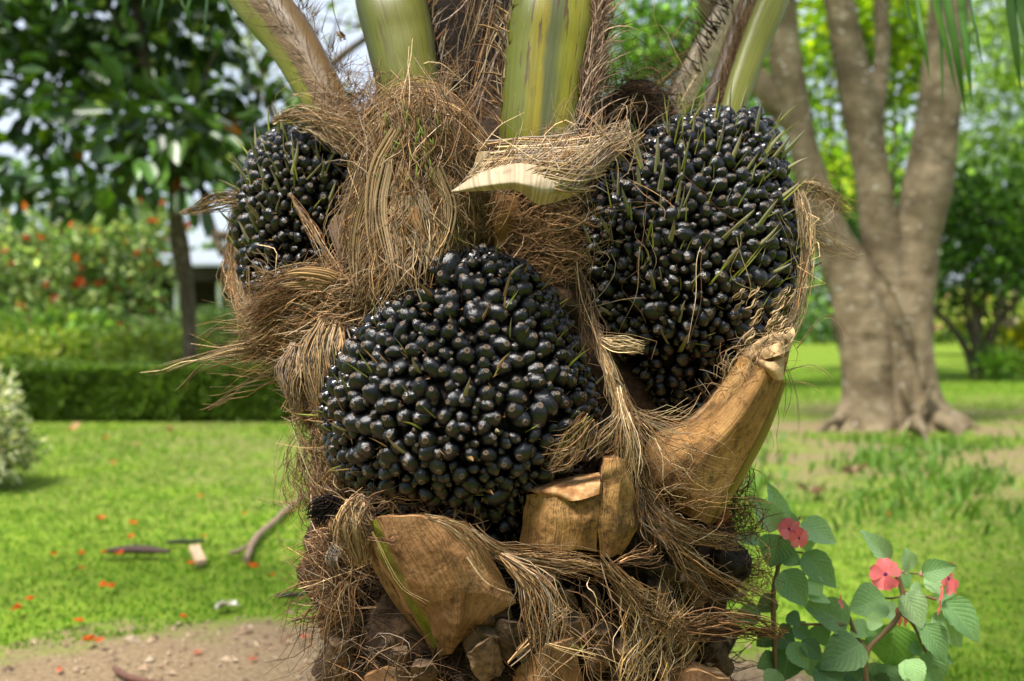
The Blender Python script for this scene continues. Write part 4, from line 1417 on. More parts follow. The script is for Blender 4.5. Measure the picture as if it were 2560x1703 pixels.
# its narrow pale side facing left
mb = MB()
patch(mb, [[(892, 1300, 1.70), (905, 1300, 1.657)], [(920, 1390, 1.70), (936, 1387, 1.652)], [(972, 1490, 1.70), (987, 1478, 1.657)], [(1030, 1570, 1.70), (1041, 1562, 1.667)], [(1085, 1645, 1.71), (1098, 1641, 1.682)]], 6, 30, .02, lump=.002)
mb.build('leaf_base_side', mat_boot(0, 1.12), palm)
boot([[(1312, 1240, 1.63), (1390, 1235, 1.60), (1470, 1240, 1.60), (1502, 1215, 1.61)],
      [(1305, 1300, 1.63), (1390, 1300, 1.597), (1470, 1300, 1.595), (1498, 1290, 1.605)],
      [(1300, 1372, 1.64), (1380, 1375, 1.61), (1450, 1378, 1.61), (1495, 1385, 1.615)]], .09, mat_boot(0, 1.1), 'squared tan cut leaf base in the middle', 24, 24, .05, seed=8)
boot([[(1512, 1150, 1.66), (1555, 1145, 1.64), (1580, 1160, 1.67)], [(1502, 1220, 1.615), (1545, 1225, 1.61), (1585, 1235, 1.65)], [(1498, 1300, 1.607), (1545, 1310, 1.605), (1596, 1320, 1.65)], [(1496, 1388, 1.617), (1530, 1392, 1.62), (1560, 1390, 1.65)]],
     .10, mat_boot(0, 1.22), 'pale narrow side of the middle leaf base', 16, 24, .05, seed=9)
mb = MB()
patch(mb, [[(1330, 1215, 1.66), (1400, 1200, 1.64), (1500, 1185, 1.65)], [(1325, 1228, 1.62), (1400, 1222, 1.60), (1500, 1205, 1.61)], [(1392, 1250, 1.61), (1440, 1252, 1.585), (1498, 1236, 1.60)]], 20, 14, .018, lump=.004, lscale=60)
mb.build('cut_ledge', M_CUT, palm)
boot([[(1862, 872, 1.76), (1928, 850, 1.71), (1982, 832, 1.74)],
      [(1815, 950, 1.75), (1900, 945, 1.685), (1962, 935, 1.73)],
      [(1740, 1045, 1.74), (1830, 1060, 1.67), (1912, 1055, 1.73)],
      [(1625, 1100, 1.74), (1740, 1150, 1.66), (1858, 1160, 1.73)],
      [(1605, 1200, 1.75), (1710, 1230, 1.67), (1808, 1250, 1.74)],
      [(1650, 1240, 1.77), (1720, 1290, 1.72), (1775, 1310, 1.77)]], .08, mat_boot(.0, 1.18), 'long tan cut leaf base slanting up to the right', 30, 50, .10, seed=12, lin=False)
mb = MB()   # green underside along its right edge
sweep(mb, WP([(1950, 950, 1.765), (1905, 1062, 1.765), (1850, 1168, 1.765), (1800, 1256, 1.775), (1778, 1300, 1.79)]), [.010, .013, .013, .011, .005], [.02, .025, .025, .02, .01], prof_round(10), 26)
mb.build('green_edge', mat_petiole('edge_green', [(.25, (.26, .27, .05)), (.5, (.36, .31, .09)), (.75, (.42, .28, .11))], .3), palm)
mb = MB()   # torn, woody cut end
patch(mb, [[(1870, 872, 1.745), (1930, 838, 1.71), (1984, 818, 1.74)], [(1876, 890, 1.715), (1935, 862, 1.69), (1988, 840, 1.72)], [(1890, 905, 1.71), (1940, 890, 1.685), (1976, 875, 1.72)]], 22, 14, .03, lump=.008, lscale=70, seed=5)
patch(mb, [[(1888, 892, 1.70), (1925, 905, 1.685), (1962, 895, 1.70)], [(1905, 920, 1.695), (1930, 925, 1.68), (1960, 920, 1.695)], [(1935, 948, 1.70), (1948, 952, 1.69), (1958, 945, 1.70)]], 14, 14, .008, lump=.002, seed=6)
mb.build('torn_end', mat_plain('torn_wood', (.52, .34, .17), .8, .35, 50, .006), palm)
mb = MB()
patch(mb, [[(1790, 1315, 1.80), (1815, 1255, 1.79)], [(1795, 1320, 1.80), (1828, 1290, 1.79)]], 10, 8, .02, lump=.003)
mb.build('split_edge', mat_plain('split_red_wood', (.30, .10, .035), .7, .4, 40), palm)
boot([[(800, 1508, 1.84), (880, 1500, 1.80), (960, 1520, 1.80)], [(790, 1545, 1.84), (880, 1550, 1.79), (1000, 1570, 1.79)], [(800, 1600, 1.86), (900, 1610, 1.80), (1040, 1690, 1.80)]], .08, mat_boot(0, .8), 'weathered cut leaf base low on the left', 20, 20, .1, seed=21)
boot([[(1285, 1680, 1.66), (1370, 1620, 1.62), (1440, 1590, 1.63)], [(1280, 1760, 1.66), (1370, 1720, 1.61), (1450, 1680, 1.63)], [(1290, 1850, 1.68), (1380, 1830, 1.64), (1460, 1800, 1.66)]], .08, mat_boot(0, 1.0), 'cut leaf base at the bottom centre', 20, 20, .1, seed=22)
boot([[(910, 1690, 1.72), (990, 1668, 1.69), (1070, 1690, 1.70)], [(900, 1780, 1.72), (990, 1770, 1.68), (1080, 1780, 1.70)], [(910, 1900, 1.74), (990, 1900, 1.70), (1070, 1900, 1.72)]], .08, mat_boot(0, .9), 'cut leaf base at the bottom left', 18, 18, .1, seed=23)
boot([[(1650, 1690, 1.70), (1740, 1675, 1.68), (1830, 1700, 1.72)], [(1640, 1790, 1.70), (1740, 1780, 1.67), (1830, 1790, 1.72)], [(1650, 1900, 1.72), (1740, 1900, 1.69), (1820, 1900, 1.74)]], .08, mat_boot(0, .8), 'cut leaf base at the bottom right', 18, 18, .1, seed=24)
boot([[(790, 1330, 1.86), (840, 1310, 1.82), (900, 1300, 1.80)], [(780, 1400, 1.87), (850, 1400, 1.82), (930, 1420, 1.80)], [(830, 1500, 1.88), (900, 1500, 1.83), (970, 1510, 1.81)]], .08, mat_boot(0, .55), 'brown cut leaf base left of the large one', 18, 18, .1, seed=25)
boot([[(720, 980, 1.86), (770, 985, 1.80), (830, 1000, 1.80)], [(740, 1030, 1.85), (780, 1040, 1.79), (830, 1060, 1.79)], [(780, 1090, 1.86), (810, 1090, 1.80), (850, 1100, 1.80)]], .06, mat_boot(0, .95), 'tan leaf base behind the left fibre', 16, 16, .1, seed=26)
boot([[(895, 680, 1.78), (950, 690, 1.74), (1010, 660, 1.77)], [(880, 730, 1.78), (940, 740, 1.74), (1000, 730, 1.77)], [(890, 790, 1.80), (930, 800, 1.76), (970, 800, 1.79)]], .05, mat_plain('red_brown_wood2', (.33, .16, .06), .8, .4, 50), 'red-brown leaf base above the middle bunch', 14, 14, .1, seed=27)
# small weathered stumps between
for x, y, r, c in [(1440, 1580, 40, .5), (1500, 1600, 34, .6), (1205, 1610, 46, .35), (1250, 1560, 36, .3), (1720, 1480, 46, .3), (1640, 1490, 34, .4), (1380, 1470, 30, .3), (1560, 1640, 40, .5), (860, 1640, 44, .3), (1000, 1650, 30, .35)]:
    mb = MB()
    d = float(tdepth(x, y)) + .01
    sweep(mb, WP([(x + rng.normal(0, 8), y + r * 1.6, d + .03), (x, y, d - .02), (x + rng.normal(0, 10), y - r, d - .045)]), [r * d / FPX * 1.1, r * d / FPX, r * d / FPX * .7], [r * d / FPX * .7] * 3, prof_petiole(14), 14, lump=.008, lscale=60, seed=x)
    mb.build('stump', mat_plain('old_stump', tuple(np.array((.34, .22, .12)) * c), .9, .5, 60, .008), palm)
mb = MB()
sweep(mb, WP([(1790, 1450, 1.86), (1830, 1405, 1.80), (1850, 1385, 1.78)]), [.036, .034, .028], [.03, .03, .02], prof_round(24), 24, lump=.009, lscale=90)
o = mb.build('stump', mat_plain('black_stump', (.03, .024, .019), .9, .7, 90, .012, .15), palm)
o['label'] = 'round blackened stump on the right'

# ------------------------------------------------------------------ fruit bunches
def fruit_mesh(k):
    pr = np.array([(-1.2, .25), (-1.0, .5), (-.62, .86), (-.15, 1.0), (.35, .985), (.75, .87), (1.02, .66), (1.16, .45), (1.225, .27), (1.275, .225), (1.26, .15), (1.20, .10), (1.31, .0)])
    n = 14
    a = np.linspace(0, 2 * np.pi, n, endpoint=False)
    r = np.random.default_rng(k)
    sq = 1 + r.uniform(.03, .09) * np.cos(2 * a + r.uniform(0, 6)) + r.uniform(.02, .06) * np.cos(3 * a + r.uniform(0, 6)) + r.uniform(.0, .03) * np.cos(5 * a + r.uniform(0, 6))
    bow = r.uniform(-.12, .12, 2)
    V = np.zeros((len(pr), n, 3))
    V[..., 0] = pr[:, 1:] * np.cos(a) * sq + bow[0] * (pr[:, :1] ** 2)
    V[..., 1] = pr[:, 1:] * np.sin(a) * sq + bow[1] * (pr[:, :1] ** 2)
    V[..., 2] = pr[:, :1] * (1 + .03 * np.cos(a + k))
    st = np.zeros_like(V)
    st[..., 0] = np.arange(n) / n
    st[..., 1] = (pr[:, :1] + 1.2) / 2.56
    st[..., 2] = k
    i, j = np.meshgrid(np.arange(len(pr) - 1), np.arange(n), indexing='ij')
    j2 = (j + 1) % n
    Q = np.stack([i * n + j, i * n + j2, (i + 1) * n + j2, (i + 1) * n + j], -1).reshape(-1, 4)
    mb = MB()
    mb.add(V, Q, st=st)
    return mb


FRUIT_MB = [fruit_mesh(k) for k in range(9)]
FRUIT = [m.mesh('fruit', M_FRUIT) for m in FRUIT_MB]


def bract_mesh(k):
    r = np.random.default_rng(50 + k)
    mb = MB()
    kind = k % 5
    c = [((.34, .32, .14), (.36, .32, .20), (.30, .22, .13)), ((.36, .38, .05), (.30, .34, .05), (.33, .22, .08)), ((.30, .31, .13), (.33, .30, .18), (.40, .34, .22)), ((.38, .36, .06), (.33, .37, .06), (.28, .30, .05)), ((.30, .17, .06), (.34, .20, .08), (.25, .13, .05))][kind]
    w = (.07, .034, .085, .03, .065)[kind]
    bx, by = r.uniform(-.06, .06, 2)
    sweep(mb, [(0, 0, 0), (bx * .3, by * .3, .35), (bx, by, .7), (bx * 2.4, by * 2.4, 1)], [w, w * .92, w * .62, w * .05], [w * .5, w * .45, w * .3, w * .05], prof_round(7), 9, front=(0, -1, 0), col=np.array([c[0], c[0], c[1], c[2]]))
    return mb.mesh('bract', M_BRACT)


BRACT = [bract_mesh(k) for k in range(15)]


def orient(p, z, roll, sx, sz):
    z = Vector(z).normalized()
    q = z.to_track_quat('Z', 'Y').to_matrix().to_4x4()
    return Matrix.Translation(Vector(p)) @ q @ Matrix.Rotation(roll, 4, 'Z') @ Matrix.Diagonal((sx, sx, sz, 1))


def bunch(name, label, rows, cdep, depk, r_big, r_small, nbr, brlen, upw, seed, keep=300, group='fruit bunches on the oil palm', th=(-.25, 3.39), density=.74, brmix=None, skew=0.0):
    global rng
    rows = np.array(rows, float)
    fine = spline(rows, 80)
    cx, hw = (fine[:, 1] + fine[:, 2]) / 2, np.maximum((fine[:, 2] - fine[:, 1]) / 2, 4)
    hm = hw.max()

    def surf(u, a, inset=0.0):
        x = np.clip(u * 79, 0, 78.999)
        i = x.astype(int)
        f = x - i
        yy = fine[i, 0] * (1 - f) + fine[i + 1, 0] * f
        c = cx[i] * (1 - f) + cx[i + 1] * f
        h = (hw[i] * (1 - f) + hw[i + 1] * f)
        k = inset * FPX / cdep
        h2 = np.maximum(h - k, 3)
        yc = (fine[0, 0] + fine[-1, 0]) / 2
        yy = yc + (yy - yc) * (1 - k / ((fine[-1, 0] - fine[0, 0]) / 2))
        dd = cdep - np.maximum(h2 * cdep / FPX * depk, .004) * np.sin(a) + skew * (u - .5)
        return W(c + h2 * np.cos(a), yy, dd)
    ctr = surf(np.array([.5]), np.array([-np.pi / 2]) * 0 + np.pi / 2, 0)[0]
    root = thing(name, label, 'fruit bunch', W(cx[40], fine[-1, 0], cdep), group)
    # core, near-black to paint the shade in the gaps between fruits
    u = np.linspace(0, 1, 26)
    a = np.linspace(0, 2 * np.pi, 32, endpoint=False)
    U, A = np.meshgrid(u, a, indexing='ij')
    V = surf(U.ravel(), A.ravel(), r_big * 1.7).reshape(26, 32, 3)
    V = V + unit(V - V.mean((0, 1))) * (wob(V, 60, seed) * .004)[..., None]
    i, j = np.meshgrid(np.arange(25), np.arange(32), indexing='ij')
    j2 = (j + 1) % 32
    mb = MB()
    mb.add(V, np.stack([i * 32 + j, (i + 1) * 32 + j, (i + 1) * 32 + j2, i * 32 + j2], -1).reshape(-1, 4))
    mb.build('bunch_core', M_CORE, root)
    # fruit positions by dart throwing, biggest first
    nc = 26000
    uu = rng.uniform(0.005, .995, nc)
    aa = rng.uniform(th[0], th[1], nc)
    e = 1e-3
    S0 = surf(uu, aa)
    du = (surf(np.minimum(uu + e, 1), aa) - surf(np.maximum(uu - e, 0), aa))
    da = (surf(uu, aa + e) - surf(uu, aa - e))
    nr = np.cross(da, du)
    area = np.linalg.norm(nr, axis=1)
    sgn = np.sign((nr * (S0 - surf(np.full(nc, .5), aa, hm * cdep / FPX * .9))).sum(1))
    nr = unit(nr) * sgn[:, None]
    ok = rng.uniform(0, 1, nc) < area / np.percentile(area, 95)
    idx = np.where(ok)[0]
    acc, rad, lay = [], [], []
    AP = np.zeros((0, 3))
    AR = np.zeros(0)
    for stage, (r0, r1, ins, tries) in enumerate([(r_big * .95, r_big * 1.22, 0.0, 900), (r_big * .74, r_big * 1.0, .003, 5000), (r_small, r_small * 1.35, .008, 9000)]):
        for q in idx[rng.permutation(len(idx))[:tries]]:
            r = rng.uniform(r0, r1) * (.84 + .16 * rng.uniform() + .10 * np.sin(uu[q] * 9 + aa[q] * 4))
            p = S0[q] - nr[q] * ins
            if len(AP):
                d = np.linalg.norm(AP - p, axis=1)
                if (d < (AR + r) * density).any():
                    continue
            AP = np.concatenate([AP, [p]])
            AR = np.append(AR, r)
            acc.append(q)
            lay.append(stage)
    acc = np.array(acc)
    view = unit(AP - CAM0)
    face = -(nr[acc] * view).sum(1)
    score = AR * (np.clip(face, -.2, 1) + .25)
    order = np.argsort(-score)
    parts = set(order[:keep].tolist())
    rest = MB()
    for k in range(len(acc)):
        r = AR[k]
        ax = nr[acc[k]] + rng.normal(0, .27, 3) + np.array([0, 0, upw])
        ax = ax / np.linalg.norm(ax)
        sz = r * rng.uniform(1.15, 1.55)
        p = AP[k] - ax * sz * 1.25
        Mx = orient(p, ax, rng.uniform(0, 6.28), r, sz)
        v = int(rng.integers(9))
        if k in parts:
            o = bpy.data.objects.new('fruit', FRUIT[v])
            COL.objects.link(o)
            o.parent = root
            o.matrix_parent_inverse = world_of(root).inverted()
            o.matrix_basis = Mx
        else:
            src = FRUIT_MB[v]
            m = np.array(Mx)
            rest.add(src.V[0] @ m[:3, :3].T + m[:3, 3], src.Q[0], st=src.S[0])
    if rest.n:
        rest.build('side_fruits', M_FRUIT, root, kind='stuff')
    # bracts poking out between the fruits
    cand = idx[rng.permutation(len(idx))]
    cand = cand[(-(nr[cand] * unit(S0[cand] - CAM0)).sum(1) > -.15) & ((uu[cand] < .55) | (rng.uniform(0, 1, len(cand)) < (.35 if upw > .15 else 1)))][:nbr]
    for q in cand:
        ax = nr[q] * .8 + rng.normal(0, .22, 3) + np.array([.2 if upw > 0.15 else 0, 0, upw * 3.6])
        L = rng.uniform(*brlen)
        kinds = brmix or (0, 1, 2, 3)
        kk = kinds[int(rng.integers(len(kinds)))] + 5 * int(rng.integers(3))
        o = bpy.data.objects.new('bract', BRACT[kk])
        COL.objects.link(o)
        o.parent = root
        o.matrix_parent_inverse = world_of(root).inverted()
        o.matrix_basis = orient(S0[q] - nr[q] * .014, ax, rng.uniform(0, 6.28), L * rng.uniform(.75, 1.1), L)
    # short brown husk scraps deep between the fruits
    mb = MB()
    n = 500
    q = idx[rng.integers(len(idx), size=n)]
    t = np.linspace(0, 1, 4)[None]
    p0 = S0[q] - nr[q] * .016
    dv = unit(nr[q] + rng.normal(0, .6, (n, 3))) * rng.uniform(.006, .02, (n, 1))
    P = p0[:, None] + dv[:, None] * t[..., None]
    strands(mb, P, rng.uniform(.0006, .002, (n, 1)) * (1 - .8 * t), pick(TAN[:2] + BROWN + [(.30, .12, .03)], n, .3))
    mb.build('husk_scraps', M_FIB, root, kind='stuff')
    print(name, 'fruits', len(acc), 'parts', min(keep, len(acc)))
    return root, surf


M_CORE = mat_plain('bunch_dark', (.012, .008, .006), .95, .6, 60, .006)
b_mid, surf_mid = bunch('fruit_bunch', 'large middle bunch of glossy black fruits in front of the trunk',
      [(596, 1090, 1150), (640, 1010, 1300), (700, 975, 1370), (770, 925, 1420), (850, 855, 1455), (940, 805, 1490), (1020, 790, 1505), (1100, 805, 1500), (1180, 830, 1470), (1250, 905, 1400), (1310, 1010, 1350), (1360, 1120, 1310), (1385, 1180, 1250)],
      1.74, .88, .0152, .0080, 120, (.024, .052), .12, 1, brmix=(0, 4, 4, 3, 1))
b_right, surf_right = bunch('fruit_bunch', 'big right-hand bunch of black fruits bristling with green bracts',
      [(258, 1800, 1890), (300, 1660, 1935), (370, 1570, 1965), (450, 1490, 1985), (540, 1420, 2005), (640, 1405, 2015), (740, 1430, 2008), (830, 1460, 1975), (910, 1530, 1900), (980, 1570, 1830), (1030, 1630, 1760), (1048, 1670, 1710)],
      1.90, .95, .0142, .0075, 210, (.030, .064), .22, 2, skew=-.05)
b_left, surf_left = bunch('fruit_bunch', 'smaller left-hand bunch of black fruits half covered by dry fibre',
      [(308, 710, 800), (340, 650, 890), (400, 612, 930), (470, 590, 935), (550, 580, 920), (640, 584, 910), (720, 600, 890), (790, 635, 860), (825, 690, 800)],
      1.97, .95, .0135, .008, 110, (.03, .065), .22, 3)

# ------------------------------------------------------------------ fibre and debris over the trunk
def td(off):
    return lambda x, y: tdepth(x, y) - off


# rough matted layer on the lower trunk
mb = MB()
LOW = [(830, 1300), (900, 1320), (1300, 1380), (1560, 1380), (1650, 1290), (1800, 1300), (1840, 1400), (1850, 1703), (1850, 1800), (830, 1800), (820, 1500)]
thatch(mb, LOW, td(-.01), 2400, -20, 45, (.03, .11), (0, .035), rad=(.0005, .0016), pal=DARK, bend=50)
thatch(mb, LOW, td(.01), 110, -30, 40, (.05, .15), (.01, .05), rad=(.0004, .0011), pal=BROWN + DARK, bend=45)
thatch(mb, [(800, 1560), (1000, 1600), (1060, 1703), (780, 1703)], td(.03), 70, 20, 40, (.04, .12), (.01, .05), rad=(.0005, .0012), pal=GREY + DARK + BROWN, bend=50)
mb.build('matted_fibre', M_FIB, palm, kind='stuff')

# left flank: shaggy brown mass
mb = MB()


def left_d(x, y):
    return 1.93 - .14 * np.clip((np.asarray(x, float) - 580) / 260, 0, 1)


thatch(mb, [(660, 760), (730, 710), (900, 690), (880, 800), (830, 900), (810, 1100), (760, 1000), (690, 880)], left_d, 2600, lambda p: 18 + (p[:, 1] - 740) * .05, 30, (.05, .15), (0, .06), rad=(.0004, .0011), pal=BROWN + TAN, bend=45)
thatch(mb, [(660, 770), (780, 740), (860, 740), (800, 860), (690, 860)], left_d, 1000, 12, 25, (.06, .16), (.02, .07), rad=(.0004, .001), pal=TAN + BROWN[1:2], bend=40)
thatch(mb, [(750, 900), (830, 900), (850, 1200), (810, 1250), (770, 1060)], left_d, 700, -55, 30, (.05, .16), (0, .05), rad=(.0004, .001), pal=TAN + BROWN + STRAW[:1], bend=45)
bundle(mb, [(890, 710, 1.78), (800, 700, 1.78), (700, 740, 1.80), (600, 800, 1.84)], 420, [.008, .018], .5, .95, .006, (.0004, .001), TAN + BROWN)
bundle(mb, [(860, 760, 1.79), (760, 800, 1.80), (680, 830, 1.82), (580, 890, 1.86)], 420, [.010, .02], .5, .95, .007, (.0004, .001), TAN + BROWN)
bundle(mb, [(800, 830, 1.80), (720, 870, 1.82), (640, 880, 1.84), (480, 900, 1.88)], 70, [.015, .03], .4, .95, .008, (.0005, .0011), TAN)
bundle(mb, [(760, 860, 1.82), (620, 870, 1.84), (470, 905, 1.86), (352, 944, 1.88)], 7, [.006, .002], .7, 1, .002, (.0010, .0016), TAN + STRAW, start=0)
bundle(mb, [(700, 890, 1.84), (560, 900, 1.86), (480, 940, 1.87), (450, 990, 1.88)], 5, [.006, .003], .8, 1, .003, (.0006, .001), TAN, start=0)
bundle(mb, [(720, 940, 1.84), (620, 970, 1.86), (560, 1000, 1.87), (492, 1024, 1.88)], 6, [.01, .004], .8, 1, .003, (.0007, .0012), TAN, start=0)
bundle(mb, [(600, 500, 1.94), (540, 505, 1.95), (490, 525, 1.96), (445, 533, 1.97)], 60, [.010, .001], .7, 1, .001, (.0005, .0012), TAN + STRAW, start=0)
bundle(mb, [(590, 600, 1.98), (585, 680, 1.97), (610, 760, 1.93), (650, 820, 1.9)], 260, .010, .4, .9, .006, (.0004, .001), TAN + STRAW[:1])
bundle(mb, [(592, 480, 1.99), (586, 560, 1.98), (588, 640, 1.97), (600, 740, 1.95)], 160, .006, .4, .9, .006, (.0004, .0009), TAN)
bundle(mb, [(720, 480, 1.82), (770, 560, 1.79), (810, 640, 1.77), (860, 720, 1.75)], 24, .004, .5, .95, .004, (.0005, .0010), TAN)
bundle(mb, [(640, 620, 1.84), (680, 680, 1.83), (730, 740, 1.82)], 14, .02, .5, 1, .006, (.0004, .0009), TAN)
bundle(mb, [(750, 1090, 1.85), (740, 1180, 1.86), (760, 1260, 1.84), (735, 1330, 1.86)], 70, .018, .3, .7, .012, (.0004, .0009), BROWN + TAN)
thatch(mb, [(790, 1080), (830, 1080), (850, 1330), (810, 1330)], left_d, 420, -75, 35, (.05, .14), (0, .06), rad=(.0003, .0009), pal=BROWN + TAN, bend=60)
mb.build('flank_fibre', M_FIB, palm, kind='stuff')

# broad dry strips on the left
for pts, hw, c in [
                   ([(880, 720, 1.76), (820, 690, 1.74), (750, 682, 1.74), (705, 692, 1.77)], .010, (.47, .29, .13)),
                   ([(870, 735, 1.76), (800, 715, 1.745), (740, 715, 1.75), (695, 722, 1.77)], .006, (.42, .27, .13)),
                   ([(845, 540, 1.80), (858, 600, 1.785), (872, 660, 1.77), (885, 715, 1.76)], .010, (.20, .13, .085)),
                   ([(830, 560, 1.80), (850, 620, 1.775), (870, 690, 1.76)], .008, (.16, .10, .065)),
                   ([(900, 1260, 1.66), (880, 1310, 1.64), (890, 1370, 1.65), (905, 1420, 1.67)], .014, (.46, .34, .19)),
                   ([(880, 1250, 1.68), (868, 1300, 1.66), (878, 1350, 1.67)], .009, (.40, .28, .16)),
                   ([(860, 1340, 1.74), (830, 1400, 1.73), (850, 1440, 1.74)], .012, (.30, .26, .22)),
                   ([(790, 1130, 1.82), (792, 1180, 1.82), (785, 1250, 1.83)], .006, (.34, .24, .14))]:
    strip(pts, hw, c, palm, roll=0)
mb = MB()
for q, n, sp in [([(812, 800, 1.75), (790, 880, 1.72), (800, 980, 1.72), (812, 1090, 1.74)], 95, [.006, .010, .008, .003]), ([(850, 790, 1.75), (835, 860, 1.72), (838, 930, 1.72), (842, 1010, 1.73)], 80, [.006, .010, .007, .003]),
                 ([(745, 860, 1.79), (728, 920, 1.77), (732, 980, 1.77), (740, 1040, 1.78)], 80, [.008, .010, .006, .002])]:
    bundle(mb, q, n, sp, .7, 1, .0015, (.0009, .0022), GREY + STRAW[1:2] + TAN[:3], start=0, var=.2)
mb.build('hanging_strips', M_FIB, palm, kind='stuff')
# charred frayed strip sticking out left under the middle bunch
mb = MB()
bundle(mb, [(850, 1250, 1.72), (810, 1275, 1.72), (780, 1305, 1.73)], 160, [.008, .010], .5, 1, .002, (.0007, .0018), [(.012, .010, .009), (.02, .015, .012)])
mb.build('charred_strip', M_FIB, palm, kind='stuff')

# fringe between the middle and right bunches
mb = MB()
bundle(mb, [(1480, 780, 1.68), (1510, 880, 1.63), (1545, 980, 1.62), (1570, 1090, 1.63), (1590, 1180, 1.64)], 100, [.003, .005, .007, .008], .35, .8, .005, (.0004, .0011), TAN + STRAW)
bundle(mb, [(1560, 1000, 1.62), (1540, 1060, 1.60), (1510, 1110, 1.60), (1480, 1150, 1.61)], 44, [.004, .014], .6, 1, .004, (.0004, .001), TAN + STRAW)
bundle(mb, [(1545, 960, 1.62), (1565, 1060, 1.60), (1575, 1150, 1.60), (1570, 1210, 1.61)], 60, [.003, .012], .6, 1, .004, (.0004, .001), STRAW + TAN)
bundle(mb, [(1555, 1010, 1.63), (1640, 1080, 1.62), (1720, 1140, 1.62), (1800, 1220, 1.64)], 26, [.004, .03], .6, 1, .005, (.0004, .001), STRAW + TAN)
bundle(mb, [(1555, 1030, 1.64), (1620, 1050, 1.64), (1700, 1055, 1.64), (1780, 1010, 1.66)], 30, [.004, .012], .4, 1, .006, (.0004, .001), TAN + STRAW)
bundle(mb, [(1480, 1040, 1.6), (1420, 1120, 1.6), (1360, 1170, 1.6)], 90, [.010, .010], .4, .9, .004, (.0005, .0014), BROWN + TAN + [(.2, .17, .04)])
bundle(mb, [(1590, 1100, 1.68), (1605, 1190, 1.66), (1640, 1280, 1.66), (1700, 1340, 1.68)], 100, [.007, .009], .4, .9, .004, (.0004, .001), BROWN + TAN)
bundle(mb, [(1500, 850, 1.64), (1550, 862, 1.60), (1612, 872, 1.59)], 120, .0045, .6, 1, .0012, (.0005, .001), STRAW)
bundle(mb, [(1440, 640, 1.68), (1465, 740, 1.66), (1490, 830, 1.64), (1530, 940, 1.62)], 40, .006, .4, .9, .010, (.0004, .0008), BROWN + TAN)
thatch(mb, [(1420, 560), (1500, 500), (1500, 700), (1480, 800)], lambda x, y: np.full(np.shape(x), 1.70), 26, 60, 50, (.05, .14), (0, .03), rad=(.0003, .0008), pal=TAN, bend=80)
thatch(mb, [(1640, 1140), (1780, 1160), (1790, 1290), (1650, 1280)], lambda x, y: np.full(np.shape(x), 1.66), 60, 15, 30, (.05, .13), (0, .02), rad=(.0003, .0008), pal=BROWN + TAN, bend=60)
# dry strings draped over the right bunch
for q in [[(1790, 560), (1745, 640), (1730, 760), (1700, 880)], [(1590, 560), (1600, 640), (1590, 740), (1560, 850)], [(1840, 560), (1850, 660), (1870, 740), (1880, 760)], [(1400, 600), (1500, 530), (1620, 530), (1740, 490)],
          [(1620, 470), (1610, 560), (1620, 650), (1640, 700)], [(1920, 480), (1960, 560), (1980, 640), (1960, 720)], [(1560, 450), (1600, 480), (1660, 520), (1690, 560)], [(1700, 420), (1760, 480), (1830, 520), (1900, 540)]]:
    bundle(mb, [(x, y, 1.655 + .00045 * abs(x - 1720)) for x, y in q], 2, .004, .6, 1, .007, (.0005, .0009), STRAW + TAN, K=14)
bundle(mb, [(1990, 470, 1.86), (2015, 560, 1.84), (2015, 680, 1.83), (1985, 800, 1.80), (1900, 880, 1.74)], 150, [.007, .008, .006, .006], .4, .95, .006, (.0004, .0009), STRAW + TAN, K=10)
bundle(mb, [(1985, 480, 1.88), (2030, 470, 1.90), (2080, 500, 1.92), (2140, 535, 1.95)], 70, [.010, .008, .004], .5, 1, .004, (.0004, .0009), STRAW + TAN)
bundle(mb, [(2000, 560, 1.86), (2050, 590, 1.88), (2100, 620, 1.9), (2160, 640, 1.92)], 26, [.012, .01, .003], .6, 1, .004, (.0004, .0009), STRAW + TAN)
thatch(mb, [(1990, 460), (2070, 480), (2060, 580), (1990, 600)], lambda x, y: np.full(np.shape(x), 1.90), 70, 120, 50, (.04, .10), (0, .03), rad=(.0003, .0007), pal=STRAW + TAN, bend=90)
thatch(mb, [(1830, 880), (1960, 810), (1960, 880), (1780, 1010)], lambda x, y: np.full(np.shape(x), 1.71), 120, 60, 60, (.02, .08), (0, .03), rad=(.0003, .0008), pal=STRAW + TAN, bend=70)
for q in [[(1990, 870), (2060, 790), (2110, 820), (2133, 890)], [(1960, 900), (1990, 980), (1995, 1060), (1990, 1090)], [(1930, 960), (1940, 1040), (1932, 1090), (1933, 1140)], [(1960, 930), (2020, 915), (2060, 930), (2085, 958)], [(1960, 920), (1970, 960), (1972, 1010), (1960, 1060)], [(1950, 950), (2010, 955), (2060, 970)]]:
    bundle(mb, [(x, y, 1.74) for x, y in q], 2, .002, .9, 1, .003, (.0005, .0009), TAN + STRAW, K=12, start=0)
# scraps of dry flower stalk low on the right bunch
for k in range(26):
    x, y = rng.uniform(1830, 1960), rng.uniform(740, 870)
    bundle(mb, [(x, y, 1.70), (x + 16, y - 14, 1.69), (x + 28, y - 30, 1.69)], 4, .0022, .8, 1, .0006, (.0012, .002), [(.5, .36, .2), (.42, .29, .15)])
mb.build('hanging_fibre', M_FIB, palm, kind='stuff')

